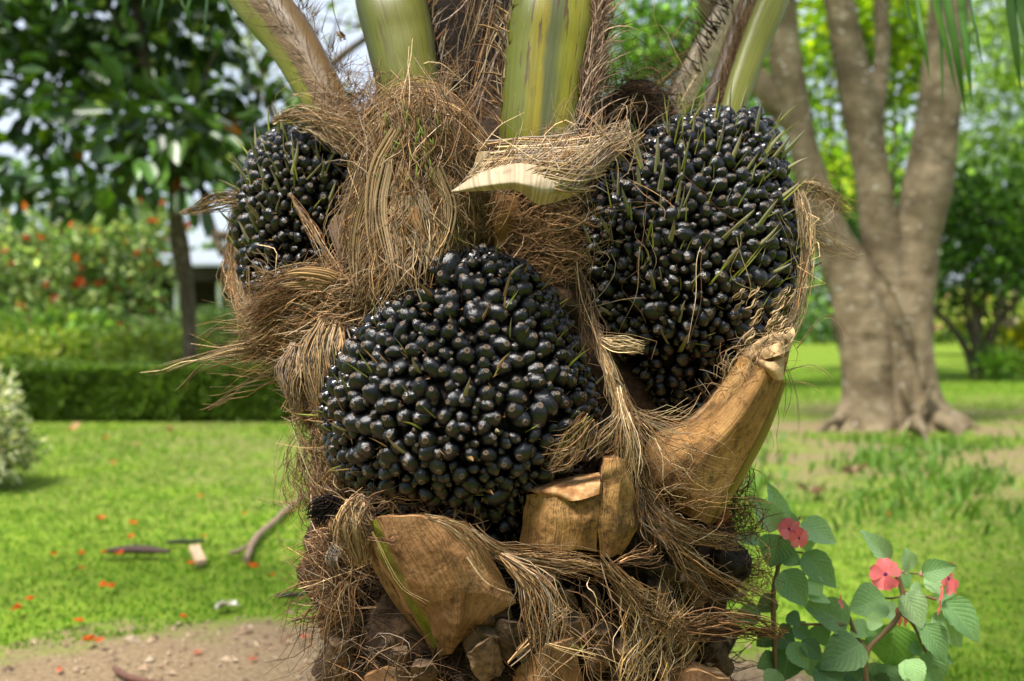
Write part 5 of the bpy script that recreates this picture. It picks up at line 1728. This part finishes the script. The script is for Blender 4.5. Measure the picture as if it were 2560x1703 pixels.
# horizontal skirts of fibre round the lower trunk
mb = MB()
bundle(mb, [(1170, 1310, 1.585), (1240, 1375, 1.585), (1330, 1400, 1.60), (1450, 1410, 1.61), (1560, 1440, 1.64)], 200, [.004, .007, .008, .008], .35, .8, .004, (.0004, .0011), TAN + BROWN[1:2] + STRAW[:1])
bundle(mb, [(1060, 1290, 1.55), (1120, 1310, 1.545), (1180, 1360, 1.55), (1220, 1440, 1.57)], 36, [.002, .004, .006], .5, 1, .002, (.0005, .0010), TAN + STRAW)
bundle(mb, [(1250, 1385, 1.57), (1335, 1460, 1.57), (1370, 1550, 1.58), (1375, 1640, 1.6)], 50, [.004, .010, .012, .010], .5, 1, .004, (.0005, .0012), TAN + GREY[:1])
bundle(mb, [(1270, 1400, 1.57), (1325, 1470, 1.57), (1335, 1570, 1.58), (1345, 1700, 1.6)], 26, [.004, .012, .008], .6, 1, .003, (.0009, .0018), TAN + GREY[:1])
bundle(mb, [(1500, 1380, 1.61), (1580, 1480, 1.63), (1650, 1540, 1.65), (1760, 1580, 1.70)], 56, [.006, .012, .014], .4, .9, .006, (.0005, .0014), TAN + BROWN)
bundle(mb, [(1600, 1220, 1.65), (1680, 1310, 1.65), (1800, 1350, 1.70), (1880, 1360, 1.78)], 110, [.007, .008, .007, .006], .35, .8, .004, (.0005, .0012), BROWN + TAN)
bundle(mb, [(1640, 1300, 1.66), (1720, 1400, 1.67), (1800, 1470, 1.72), (1960, 1530, 1.80)], 50, [.006, .010, .010, .006], .4, .9, .006, (.0005, .0013), BROWN + TAN)
bundle(mb, [(1590, 1200, 1.66), (1610, 1290, 1.64), (1640, 1340, 1.64), (1655, 1375, 1.65)], 60, [.008, .010], .4, .9, .004, (.0005, .0013), BROWN + GREY[:2])
bundle(mb, [(1530, 1410, 1.6), (1570, 1400, 1.6), (1620, 1390, 1.61), (1650, 1370, 1.62)], 22, [.004, .010], .5, 1, .004, (.0006, .0012), BROWN)
bundle(mb, [(1700, 1580, 1.68), (1800, 1560, 1.7), (1900, 1570, 1.74), (1960, 1590, 1.78)], 60, [.014, .006], .5, 1, .003, (.0006, .0018), BROWN)
thatch(mb, [(1720, 1190), (1850, 1180), (1890, 1340), (1780, 1340)], lambda x, y: np.full(np.shape(x), 1.86), 500, 70, 50, (.03, .09), (0, .06), rad=(.0005, .0013), pal=BROWN + [(.3, .16, .08)], bend=70)
thatch(mb, [(1800, 1390), (1900, 1380), (1910, 1470), (1820, 1500)], lambda x, y: np.full(np.shape(x), 1.83), 150, -20, 40, (.03, .10), (0, .06), rad=(.0004, .001), pal=BROWN + TAN[:2], bend=80)
thatch(mb, [(1560, 1560), (1700, 1530), (1720, 1720), (1540, 1720)], td(.05), 150, 78, 20, (.05, .15), (.01, .05), rad=(.0005, .0012), pal=STRAW + [(.45, .27, .08), (.5, .32, .1)], bend=45)
thatch(mb, [(1390, 1480), (1560, 1440), (1560, 1600), (1400, 1620)], td(.04), 45, -60, 30, (.04, .12), (.01, .04), rad=(.0005, .0014), pal=BROWN + TAN + [(.3, .16, .08)], bend=40)
thatch(mb, [(1330, 1640), (1700, 1640), (1720, 1720), (1320, 1720)], td(.06), 30, 20, 50, (.05, .14), (.01, .04), rad=(.0004, .001), pal=STRAW + TAN, bend=60)
bundle(mb, [(1270, 1660, 1.58), (1380, 1560, 1.6), (1430, 1520, 1.62)], 8, .004, .8, 1, .002, (.0008, .0014), TAN)
bundle(mb, [(1360, 1610, 1.58), (1420, 1630, 1.58), (1490, 1650, 1.58)], 4, .002, .9, 1, .001, (.0008, .0012), STRAW)
mb.build('skirt_fibre', M_FIB, palm, kind='stuff')

# bristles on the lower left
mb = MB()
for q, n, sp in [([(860, 1420, 1.74), (800, 1400, 1.76), (740, 1380, 1.78), (690, 1350, 1.8)], 18, .03), ([(880, 1440, 1.74), (810, 1440, 1.76), (740, 1450, 1.78), (690, 1460, 1.8)], 22, .03), ([(880, 1460, 1.74), (820, 1480, 1.76), (760, 1540, 1.78), (710, 1620, 1.8)], 26, .035),
                 ([(860, 1380, 1.74), (810, 1370, 1.75), (770, 1365, 1.76), (740, 1372, 1.77)], 36, .012), ([(880, 1500, 1.76), (820, 1540, 1.78), (770, 1600, 1.8), (640, 1700, 1.84)], 24, .035), ([(820, 1545, 1.78), (760, 1542, 1.79), (705, 1545, 1.8)], 16, .004),
                 ([(870, 1460, 1.72), (850, 1530, 1.72), (820, 1620, 1.74), (790, 1700, 1.76)], 22, .03)]:
    bundle(mb, q, n, [.01, sp], .5, 1, .004, (.0005, .0014), BROWN + TAN, start=0)
thatch(mb, [(780, 1340), (890, 1330), (930, 1480), (800, 1520)], lambda x, y: np.full(np.shape(x), 1.78), 240, -60, 45, (.05, .14), (0, .07), rad=(.0004, .0012), pal=BROWN + TAN, bend=40)
bundle(mb, [(905, 1235, 1.66), (885, 1290, 1.64), (890, 1350, 1.65), (900, 1420, 1.68)], 260, [.008, .012, .006], .5, 1, .002, (.0005, .0012), STRAW + TAN)
bundle(mb, [(880, 1340, 1.70), (960, 1350, 1.59), (1000, 1345, 1.585)], 10, [.003, .002], .7, 1, .002, (.0006, .0012), BROWN)
thatch(mb, [(860, 1225), (1180, 1280), (1180, 1310), (880, 1300)], lambda x, y: np.full(np.shape(x), 1.65), 110, 0, 30, (.03, .10), (0, .03), rad=(.0004, .001), pal=BROWN + DARK + TAN, bend=50)
bundle(mb, [(930, 1330, 1.58), (1000, 1460, 1.58), (1070, 1510, 1.57)], 2, .001, .95, 1, .001, (.0006, .0008), STRAW, start=0)
bundle(mb, [(1170, 1390, 1.54), (1220, 1450, 1.54), (1280, 1480, 1.55)], 3, .002, .95, 1, .001, (.0006, .0008), STRAW, start=0)
mb.build('bristles', M_FIB, palm, kind='stuff')

# old broken leaf bases half rotted into the trunk
for k, (x, y, w, h, c) in enumerate([(1215, 1650, 56, 50, .5), (1275, 1600, 46, 56, .35), (1405, 1510, 44, 40, .4), (1480, 1520, 40, 50, .6), (1560, 1490, 40, 46, .35), (1650, 1440, 50, 40, .3), (1740, 1430, 44, 44, .35), (1780, 1510, 40, 60, .4), (1705, 1610, 46, 60, .5),
                                     (1800, 1650, 44, 60, .3), (1500, 1640, 44, 50, .55), (880, 1570, 44, 44, .5), (850, 1650, 40, 50, .4), (960, 1620, 40, 44, .35), (1060, 1690, 44, 40, .4), (1345, 1490, 40, 44, .3), (1600, 1590, 44, 40, .3), (1230, 1545, 40, 36, .3)]):
    d = float(tdepth(x, y)) - .038
    a = rng.normal(0, .45)
    ca, sa_ = math.cos(a), math.sin(a)

    def q(u, v, dz=0):
        u, v = u * w * rng.uniform(.8, 1.15), v * h * rng.uniform(.8, 1.15)
        return (x + u * ca - v * sa_, y + u * sa_ + v * ca, d + dz + rng.normal(0, .004))
    boot([[q(-.6, -.8, -.012), q(.1, -.9, -.022), q(.7, -.7, -.008)], [q(-.8, 0, 0), q(0, 0, -.012), q(.8, 0, 0)], [q(-.5, .9, .02), q(.1, 1, .012), q(.5, .8, .02)]], .05, M_OLD[k % 4], 'old broken leaf base rotting into the lower trunk', 14, 18, .1, .006, seed=40 + k, cut=False)

# broken chips and torn scraps lodged in the debris
for k in range(70):
    x, y = sample_poly([(820, 1560), (1080, 1650), (1290, 1480), (1500, 1440), (1640, 1330), (1840, 1400), (1850, 1703), (800, 1703)], 1)[0]
    d = float(tdepth(x, y)) - rng.uniform(.01, .035)
    a = rng.uniform(0, 6.28)
    L = rng.uniform(14, 42)
    dx, dy = math.cos(a) * L, math.sin(a) * L
    strip([(x - dx, y - dy, d + .012), (x, y, d - .004), (x + dx, y + dy, d + rng.uniform(-.02, .015))], rng.uniform(.004, .012), pick(BROWN + TAN[:2] + GREY[:2] + DARK, 1, .3)[0], palm, thick=.002, name='bark_scrap')
# two-leaved seedlings
mb = MB()
for x, y in [(1440, 1618), (1451, 1628), (1446, 1634), (1456, 1620)]:
    leaf_set(mb, WP([(x, y, 1.60)]), np.array([[rng.normal(0, .5), -.5, .6]]), .006, .006, np.array([[.2, .42, .04]]))
tag(mb.build('seedling', M_LEAF), 'tiny bright green seedling sprouting on the lower trunk', 'seedling')

# ------------------------------------------------------------------ busy lizzie plants
def imp_leaf_mesh(k):
    r = np.random.default_rng(k)
    nu, nv = 11, 16
    v = np.linspace(0, 1, nv)
    w = np.sin(np.pi * v ** .72) ** .8 * (1 - .25 * v)
    w = w / w.max() * .5
    w[0] = .015
    w[-1] = .004
    u = np.linspace(-1, 1, nu)
    X = u[None] * w[:, None] * (1 + .035 * np.sin(v * 60)[:, None] * (np.abs(u)[None] > .9))
    Z = .16 * np.abs(u)[None] ** 1.3 * w[:, None] * 1.6 - .22 * r.uniform(.4, 1.3) * (v[:, None] - .2) ** 2 + .012 * np.cos((v[:, None] * 8 - np.abs(u)[None] * 3.2) * 6.283) * w[:, None] * 2
    Z = Z + .03 * np.sin(v * 7 + k)[:, None] * u[None]
    V = np.stack([X, np.broadcast_to(v[:, None], X.shape), Z], -1)
    st = np.zeros_like(V)
    st[..., 0] = u[None]
    st[..., 1] = v[:, None]
    i, j = np.meshgrid(np.arange(nv - 1), np.arange(nu - 1), indexing='ij')
    Q = np.stack([i * nu + j, i * nu + j + 1, (i + 1) * nu + j + 1, (i + 1) * nu + j], -1).reshape(-1, 4)
    mb = MB()
    mb.add(V, Q, st=st)
    return mb.mesh('leaf', M_IMP)


IMP = [imp_leaf_mesh(k) for k in range(6)]
CXY = lambda x, y: (1800 + x / 2.737, 1130 + y / 2.737)


def imp_leaf(root, bx, by, tx, ty, w, tone, dep, tilt=.5):
    """leaf from base to tip (picture places), w its apparent width"""
    b = W(*CXY(bx, by), dep)
    lift = tilt * rng.uniform(.5, 1.2)
    L2 = math.hypot(tx - bx, ty - by) / 2.737 * dep / FPX
    t = W(*CXY(tx, ty), dep - lift * L2 * .6)
    y = t - b
    L = np.linalg.norm(y)
    y = y / L
    n = -VF * 1.0 + VU * rng.uniform(.3, .8) + VR * rng.normal(0, .25)
    n = unit(n - (n @ y) * y)
    x = np.cross(y, n)
    ww = w / 2.737 * dep / FPX * 1.25
    Mx = Matrix(((x[0] * ww, y[0] * L, n[0] * L, b[0]), (x[1] * ww, y[1] * L, n[1] * L, b[1]), (x[2] * ww, y[2] * L, n[2] * L, b[2]), (0, 0, 0, 1)))
    o = bpy.data.objects.new('leaf', IMP[int(rng.integers(6))])
    COL.objects.link(o)
    o.parent = root
    o.matrix_parent_inverse = world_of(root).inverted()
    o.matrix_basis = Mx
    c = np.array({0: (.15, .235, .11), 1: (.09, .165, .06), 2: (.04, .085, .028), 3: (.08, .17, .025), 4: (.20, .31, .14)}[tone]) * 2.0 * math.exp(rng.normal(0, .12))
    o.color = (*c, 1)
    return o


def imp_flower(root, cx, cy, r, dep, yaw=0.0, pitch=.2, side=False):
    c = W(*CXY(cx, cy), dep)
    rr = r / 2.737 * dep / FPX * 1.12
    n = unit(-VF * math.cos(yaw) + VR * math.sin(yaw) + VU * pitch)
    x = unit(np.cross(VU, n))
    y = np.cross(n, x)
    mb = MB()
    mb.add(*disc_eye(c + n * .001, x, y, n, rr * .13))
    fl = mb.build('flower', mat_eye, root)
    for k, a in enumerate([90, 18, 162, -50, -130]):
        a = math.radians(a + rng.normal(0, 6))
        dirv = x * math.cos(a) + y * math.sin(a)
        sd = np.cross(n, dirv)
        mb = MB()
        nu, nv = 7, 7
        v = np.linspace(0, 1, nv)
        w = rr * .47 * np.array([.14, .34, .62, .88, 1.05, .95, .45])
        u = np.linspace(-1, 1, nu)
        notch = np.where(v > .9, -.10, 0)[:, None] * (1 - np.abs(u)[None])
        V = c + dirv * (rr * (v[:, None] + notch) * 1.0)[..., None] + sd * (w[:, None] * u[None])[..., None] + n * (rr * (.16 * v[:, None] * (1 - v[:, None]) * 2 + .22 * np.abs(u)[None] ** 2 * rng.uniform(-.6, 1) * v[:, None] + rng.normal(0, .12) * v[:, None]) + .0008 * (k % 2))[..., None]
        col = np.array([(.98, .20, .22), (1.0, .27, .28), (.95, .22, .235)])[k % 3] * math.exp(rng.normal(0, .10))
        i, j = np.meshgrid(np.arange(nv - 1), np.arange(nu - 1), indexing='ij')
        mb.add(V, np.stack([i * nu + j, i * nu + j + 1, (i + 1) * nu + j + 1, (i + 1) * nu + j], -1).reshape(-1, 4), col=col)
        mb.build('petal', M_PETAL, fl)


def disc_eye(c, x, y, n, r):
    a = np.linspace(0, 2 * np.pi, 8, endpoint=False)
    V = np.concatenate([[c + n * r * .5], c + (x[None] * np.cos(a)[:, None] + y[None] * np.sin(a)[:, None]) * r])
    T = [[0, 1 + k, 1 + (k + 1) % 8] for k in range(8)]
    return V, None, T


mat_eye = mat_plain('flower_eye', (.12, .01, .09), .6, .2, 50)


def stemline(root, pts, r, name='stem'):
    mb = MB()
    sweep(mb, [W(*CXY(x, y), d) for x, y, d in pts], r, r, prof_round(8), len(pts) * 6, lump=r * .15 if np.isscalar(r) else .0004, lscale=120)
    return mb.build(name, M_STEM, root)


imp1 = thing('busy_lizzie', 'leafy plant with a double pink flower growing against the palm trunk', 'plant', G(1928, 2150), 'pink flowering plants beside the palm')
d1 = 1.98
for a in [(400, 520, 355, 220, 150, 0), (400, 530, 215, 295, 140, 0), (470, 500, 470, 405, 120, 0), (550, 490, 805, 615, 160, 0), (400, 565, 350, 790, 200, 1), (590, 560, 600, 690, 95, 0), (570, 690, 800, 930, 165, 1), (430, 810, 590, 1060, 180, 1),
          (600, 870, 705, 985, 120, 4), (880, 1180, 580, 1030, 205, 1), (290, 610, 100, 590, 95, 0), (270, 1090, 80, 1160, 115, 1), (470, 1180, 420, 1290, 95, 2), (480, 1340, 430, 1570, 195, 2), (470, 1310, 615, 1490, 120, 1), (560, 1290, 700, 1420, 115, 2),
          (640, 1480, 860, 1610, 165, 2), (460, 1110, 555, 1190, 95, 2), (390, 1490, 320, 1640, 120, 0), (600, 980, 760, 1020, 80, 4)]:
    imp_leaf(imp1, *a, d1 + rng.normal(0, .025))
for a in [(380, 1000, 250, 1090, 110, 2), (375, 1230, 250, 1330, 120, 2), (385, 1400, 260, 1480, 120, 1), (500, 1190, 620, 1290, 120, 1), (660, 1180, 720, 1330, 130, 1), (600, 1380, 720, 1560, 150, 1), (420, 700, 560, 760, 110, 1), (390, 1250, 520, 1330, 130, 2), (700, 1180, 800, 1120, 90, 0)]:
    imp_leaf(imp1, *a, d1 + .03 + rng.normal(0, .02))
stemline(imp1, [(390, 2900, d1), (385, 2200, d1), (380, 1568, d1), (365, 1000, d1 - .01), (395, 800, d1), (405, 600, d1)], .0045)
stemline(imp1, [(375, 1300, d1), (480, 1180, d1), (600, 1180, d1), (860, 1180, d1)], .0025)
stemline(imp1, [(400, 790, d1), (480, 690, d1), (570, 690, d1)], .0016)
stemline(imp1, [(405, 600, d1), (440, 560, d1 - .02), (480, 545, d1 - .04)], .0014)
imp_flower(imp1, 472, 528, 72, d1 - .05, .1, .25)
imp_flower(imp1, 540, 590, 66, d1 - .055, .35, -.1)
imp_flower(imp1, 825, 1030, 42, d1 - .03, 1.1, .3)

imp2 = thing('busy_lizzie', 'leafy plant with several open pink flowers, further right from the trunk', 'plant', G(2170, 2140), 'pink flowering plants beside the palm')
d2 = 2.0
for a in [(1160, 755, 985, 535, 125, 0), (1290, 815, 1270, 655, 120, 0), (1380, 830, 1620, 780, 125, 1), (1225, 830, 1300, 935, 100, 1), (1400, 860, 1535, 965, 115, 0), (1130, 1000, 885, 1080, 220, 1), (1255, 960, 1400, 1210, 170, 0), (1530, 1020, 1800, 1290, 200, 1),
          (1470, 1100, 1665, 1335, 165, 0), (1400, 1180, 1560, 1440, 160, 1), (1195, 1180, 1165, 1480, 300, 3), (970, 1310, 690, 1470, 230, 1), (1060, 1440, 1080, 1670, 285, 1), (1410, 1370, 1510, 1610, 180, 1), (900, 1180, 1020, 1260, 120, 1), (1320, 1300, 1380, 1400, 110, 1),
          (1220, 1460, 1370, 1570, 140, 4), (1000, 1150, 1120, 1180, 100, 4), (1300, 930, 1390, 970, 90, 0), (1290, 1420, 1390, 1600, 130, 4), (870, 1500, 760, 1650, 170, 2)]:
    imp_leaf(imp2, *a, d2 + rng.normal(0, .03))
for a in [(1010, 1380, 880, 1330, 130, 1), (1100, 1260, 960, 1200, 130, 1), (1220, 1100, 1080, 1090, 120, 0), (1240, 1010, 1330, 1080, 120, 1), (1330, 1200, 1460, 1290, 140, 1), (1010, 1500, 900, 1640, 170, 2), (1020, 1560, 1180, 1680, 170, 2), (1400, 1380, 1600, 1440, 140, 1), (1300, 1380, 1250, 1540, 150, 1), (1480, 1020, 1600, 940, 110, 1)]:
    imp_leaf(imp2, *a, d2 + .04 + rng.normal(0, .02))
stemline(imp2, [(1010, 2900, d2), (1015, 2100, d2), (1000, 1600, d2), (1010, 1370, d2), (1130, 1230, d2), (1215, 1130, d2), (1250, 980, d2), (1215, 850, d2)], .0050)
stemline(imp2, [(1010, 1360, d2), (930, 1250, d2), (880, 1120, d2), (850, 1060, d2)], .0035)
stemline(imp2, [(1250, 950, d2), (1360, 975, d2), (1480, 1010, d2)], .0022)
stemline(imp2, [(1250, 980, d2), (1190, 1000, d2), (1130, 1000, d2)], .0018)
stemline(imp2, [(1230, 1100, d2), (1320, 1180, d2), (1410, 1370, d2)], .0028)
stemline(imp2, [(1215, 850, d2), (1160, 840, d2 - .02), (1130, 830, d2 - .045)], .0014)
stemline(imp2, [(1300, 830, d2), (1420, 840, d2), (1540, 860, d2 - .03)], .0012)
imp_flower(imp2, 1132, 838, 100, d2 - .06, -.1, .1)
imp_flower(imp2, 1560, 868, 100, d2 - .05, .75, .1)
imp_flower(imp2, 1500, 1020, 92, d2 - .03, 1.25, -.2)
imp_flower(imp2, 1250, 1110, 82, d2 + .03, .8, -.1)
mb = MB()
for x, y, r in [(1380, 836, 17), (1205, 905, 15), (545, 452, 11), (1255, 820, 9), (1270, 835, 8)]:
    c = W(*CXY(x, y), d2 - .03)
    rr = r / 2.737 * d2 / FPX
    sweep(mb, [c - VU * rr, c - VU * rr * .3, c + VU * rr * .6, c + VU * rr * 1.5], [rr * .4, rr, rr * .8, rr * .1], [rr * .4, rr, rr * .8, rr * .1], prof_round(8), 8, col=(.62, .36, .30))
mb.build('flower_bud', M_PETAL, imp2, kind='stuff')

# ------------------------------------------------------------------ palm fronds hanging in at the top
M_FROND = mat_leaf('frond_leaflet', .35, .4, .45)


def frond(label, tops, cols, seed):
    t = thing('palm_frond', label, 'palm frond', W(tops[0][0], tops[0][1] - 200, tops[0][2]), 'hanging palm fronds at the top')
    mb = MB()
    xs_ = [q[0] for q in tops]
    dmean = tops[0][2]
    sweep(mb, WP([(min(xs_) - 60, -120, dmean), ((min(xs_) + max(xs_)) / 2, -150, dmean), (max(xs_) + 90, -110, dmean)]), .006, .005, prof_round(8), 16, col=(.25, .3, .06))
    mb.build('midrib', M_STEM, t)
    for x, y, d, x2, y2, w in tops:
        mb = MB()
        n = 4
        pts = WP([(x, -125, d), (x + (x2 - x) * .15, y, d - .03), (x + (x2 - x) * .6, y + (y2 - y) * .5, d - .06), (x2, y2, d - .05)])
        sweep(mb, pts, [w * .6, w, w * .8, w * .05], [w * .14] * 4, prof_strip(8), 22, roll=rng.normal(0, .5), col=pick(cols, 1, .15)[0])
        mb.build('leaflet', M_FROND, t)
    return t


frond('glossy green palm leaflets hanging before the forked tree, top right', [(2290, 20, 2.9, 2325, 200, .007), (2330, 0, 2.95, 2392, 235, .011), (2360, 0, 2.9, 2415, 290, .011), (2350, 30, 3.0, 2357, 270, .008), (2420, 0, 2.9, 2455, 160, .014), (2400, 20, 3.0, 2430, 260, .010), (2260, 0, 2.9, 2300, 130, .004)], [(.09, .22, .025), (.12, .27, .03)], 1)
frond('glossy green palm leaflets hanging at the top right corner', [(2520, 0, 2.9, 2552, 230, .013), (2545, 0, 2.9, 2590, 200, .012), (2535, 10, 3.0, 2540, 90, .006), (2560, 0, 2.95, 2570, 170, .008)], [(.09, .22, .025), (.12, .27, .03)], 2)
frond('thin pale green palm leaflets hanging before the dark tree, top left', [(410, -20, 3.0, 392, 80, .005), (440, -20, 3.0, 480, 70, .005), (520, -10, 3.0, 508, 130, .006), (362, -20, 3.0, 358, 30, .006), (120, -20, 3.0, 128, 50, .005), (160, -20, 3.0, 168, 40, .005), (480, -20, 3.0, 462, 60, .005), (550, -20, 3.0, 590, 90, .004)], [(.13, .27, .05), (.10, .22, .04)], 3)

# ------------------------------------------------------------------ things lying on the lawn
def lying(name, label, cat, pts, r, col, flat=.8, lump=.004, group=None, z=.012, prof=None):
    P = [G(x, y, z) for x, y in pts]
    mb = MB()
    sweep(mb, P, r, [q * flat for q in r], prof or prof_round(9), len(pts) * 7, front=(0, 0, 1), lump=lump, lscale=35, col=col)
    return tag(mb.build(name, M_ATTR), label, cat, group)


lying('fallen_branch', 'forked grey-brown fallen branch on the lawn left of the palm', 'branch', [(615, 1400), (640, 1345), (690, 1300), (715, 1275), (760, 1238)], [.012, .014, .014, .013, .012], (.27, .18, .12), 1, .003, z=.03)
lying('twig', 'short side twig lying by the fallen branch', 'twig', [(575, 1382), (600, 1376), (635, 1352)], [.008, .009, .007], (.27, .19, .13), 1, .002, z=.03)
lying('seed_pod', 'long flat dark brown pod lying on the lawn', 'seed pod', [(268, 1378), (320, 1374), (380, 1376), (425, 1379)], [.010, .026, .026, .010], (.075, .045, .035), .6, .003, z=.04)
lying('bark_piece', 'blackish strip of bark behind the wood chip', 'bark', [(415, 1356), (460, 1354), (512, 1352)], [.010, .016, .012], (.02, .02, .014), .6, .003, z=.03)
lying('bark_piece', 'blackish strip of bark beside the lower trunk', 'bark', [(688, 1490), (720, 1488), (760, 1487)], [.008, .012, .010], (.02, .02, .014), .6, .003, z=.03)
lying('dry_stick', 'dark stick on the bare earth at the bottom left', 'stick', [(286, 1670), (310, 1688), (350, 1700), (420, 1715)], [.006, .009, .010, .008], (.13, .06, .04), 1, .002, z=.02)
mb = MB()
q = [G(472, 1364, .05), G(498, 1360, .05), G(516, 1398, .035), G(490, 1404, .035)]
V = np.array(q)
mb.add(np.concatenate([V, V - [0, 0, .018]]), [[0, 3, 2, 1], [4, 5, 6, 7], [0, 1, 5, 4], [1, 2, 6, 5], [2, 3, 7, 6], [3, 0, 4, 7]], col=(.62, .42, .25))
tag(mb.build('wood_chip', M_ATTR, smooth=False), 'pale rectangular wood chip on the lawn', 'wood chip')


def petal_heap(name, label, cat, px, py, r, cols, group=None, n=5, h=.02):
    c = G(px, py)
    mb = MB()
    a = rng.uniform(0, 6.28, n)
    D = np.stack([np.cos(a), np.sin(a), rng.uniform(.1, .7, n)], -1)
    leaf_set(mb, np.repeat([c + [0, 0, h]], n, 0), D, r * rng.uniform(.7, 1.1, n), r * .75, pick(cols, n, .12), up=1)
    return tag(mb.build(name, M_PETAL), label, cat, group)


OR = [(.75, .14, .012), (.8, .18, .02), (.7, .10, .015)]
FLAB = {(635, 1437): 'brightest orange fallen flower, below the fallen branch', (508, 1358): 'orange fallen flower touching the back of the wood chip', (328, 1360): 'orange fallen flower just behind the dark pod', (680, 1459): 'orange fallen flower nearest the trunk on the left lawn',
        (458, 1567): 'orange fallen flower on the grass edge by the white petal', (40, 1546): 'orange fallen flower at the far left edge of the lawn', (295, 1404): 'orange fallen flower just in front of the dark pod'}
for x, y in [(206, 1402), (257, 1400), (295, 1404), (328, 1360), (508, 1358), (635, 1437), (680, 1459), (253, 1487), (276, 1489), (69, 1522), (40, 1546), (221, 1624), (250, 1627), (458, 1567), (199, 1577), (335, 1325), (252, 1313), (610, 1302), (502, 1256), (480, 1428), (205, 1440), (285, 1170), (135, 1405), (265, 1104)]:
    petal_heap('fallen_flower', FLAB.get((x, y), 'small orange fallen flower lying on the left lawn'), 'fallen flower', x, y, .022 * rng.uniform(.7, 1.3), OR, 'orange flowers fallen on the lawn', h=.03)
for x, y in [(495, 1641), (630, 1657), (145, 1685), (760, 1600)]:
    petal_heap('fallen_flower', 'faded pinkish flower lying on the bare earth', 'fallen flower', x, y, .018, [(.6, .2, .12), (.55, .16, .1)], 'faded flowers on the bare earth', h=.008)
petal_heap('fallen_flower', 'orange fallen flower on the right lawn behind the pink flowers', 'fallen flower', 2219, 1302, .02, OR, h=.03)
petal_heap('white_petal', 'white petal lying on the lawn', 'petal', 565, 1530, .055, [(.8, .78, .72)], n=5, h=.022)
for x, y, lab in [(178, 1090, 'tan dry leaf on the lawn beside the pale bush'), (422, 1092, 'tan dry leaf on the lawn before the hedge, nearer the palm'), (335, 1127, 'small tan dry leaf in the middle of the left lawn')]:
    petal_heap('dry_leaf', lab, 'dry leaf', x, y, .10 if y < 1100 else .05, [(.5, .30, .14)], n=2, h=.04)
for x, y, lab in [(2025, 1252, 'brown dry leaf on the right lawn by the weeds'), (2135, 1200, 'pale dry leaf on the bare ground before the forked tree')]:
    petal_heap('dry_leaf', lab, 'dry leaf', x, y, .10, [(.33, .22, .14)], n=3, h=.04)
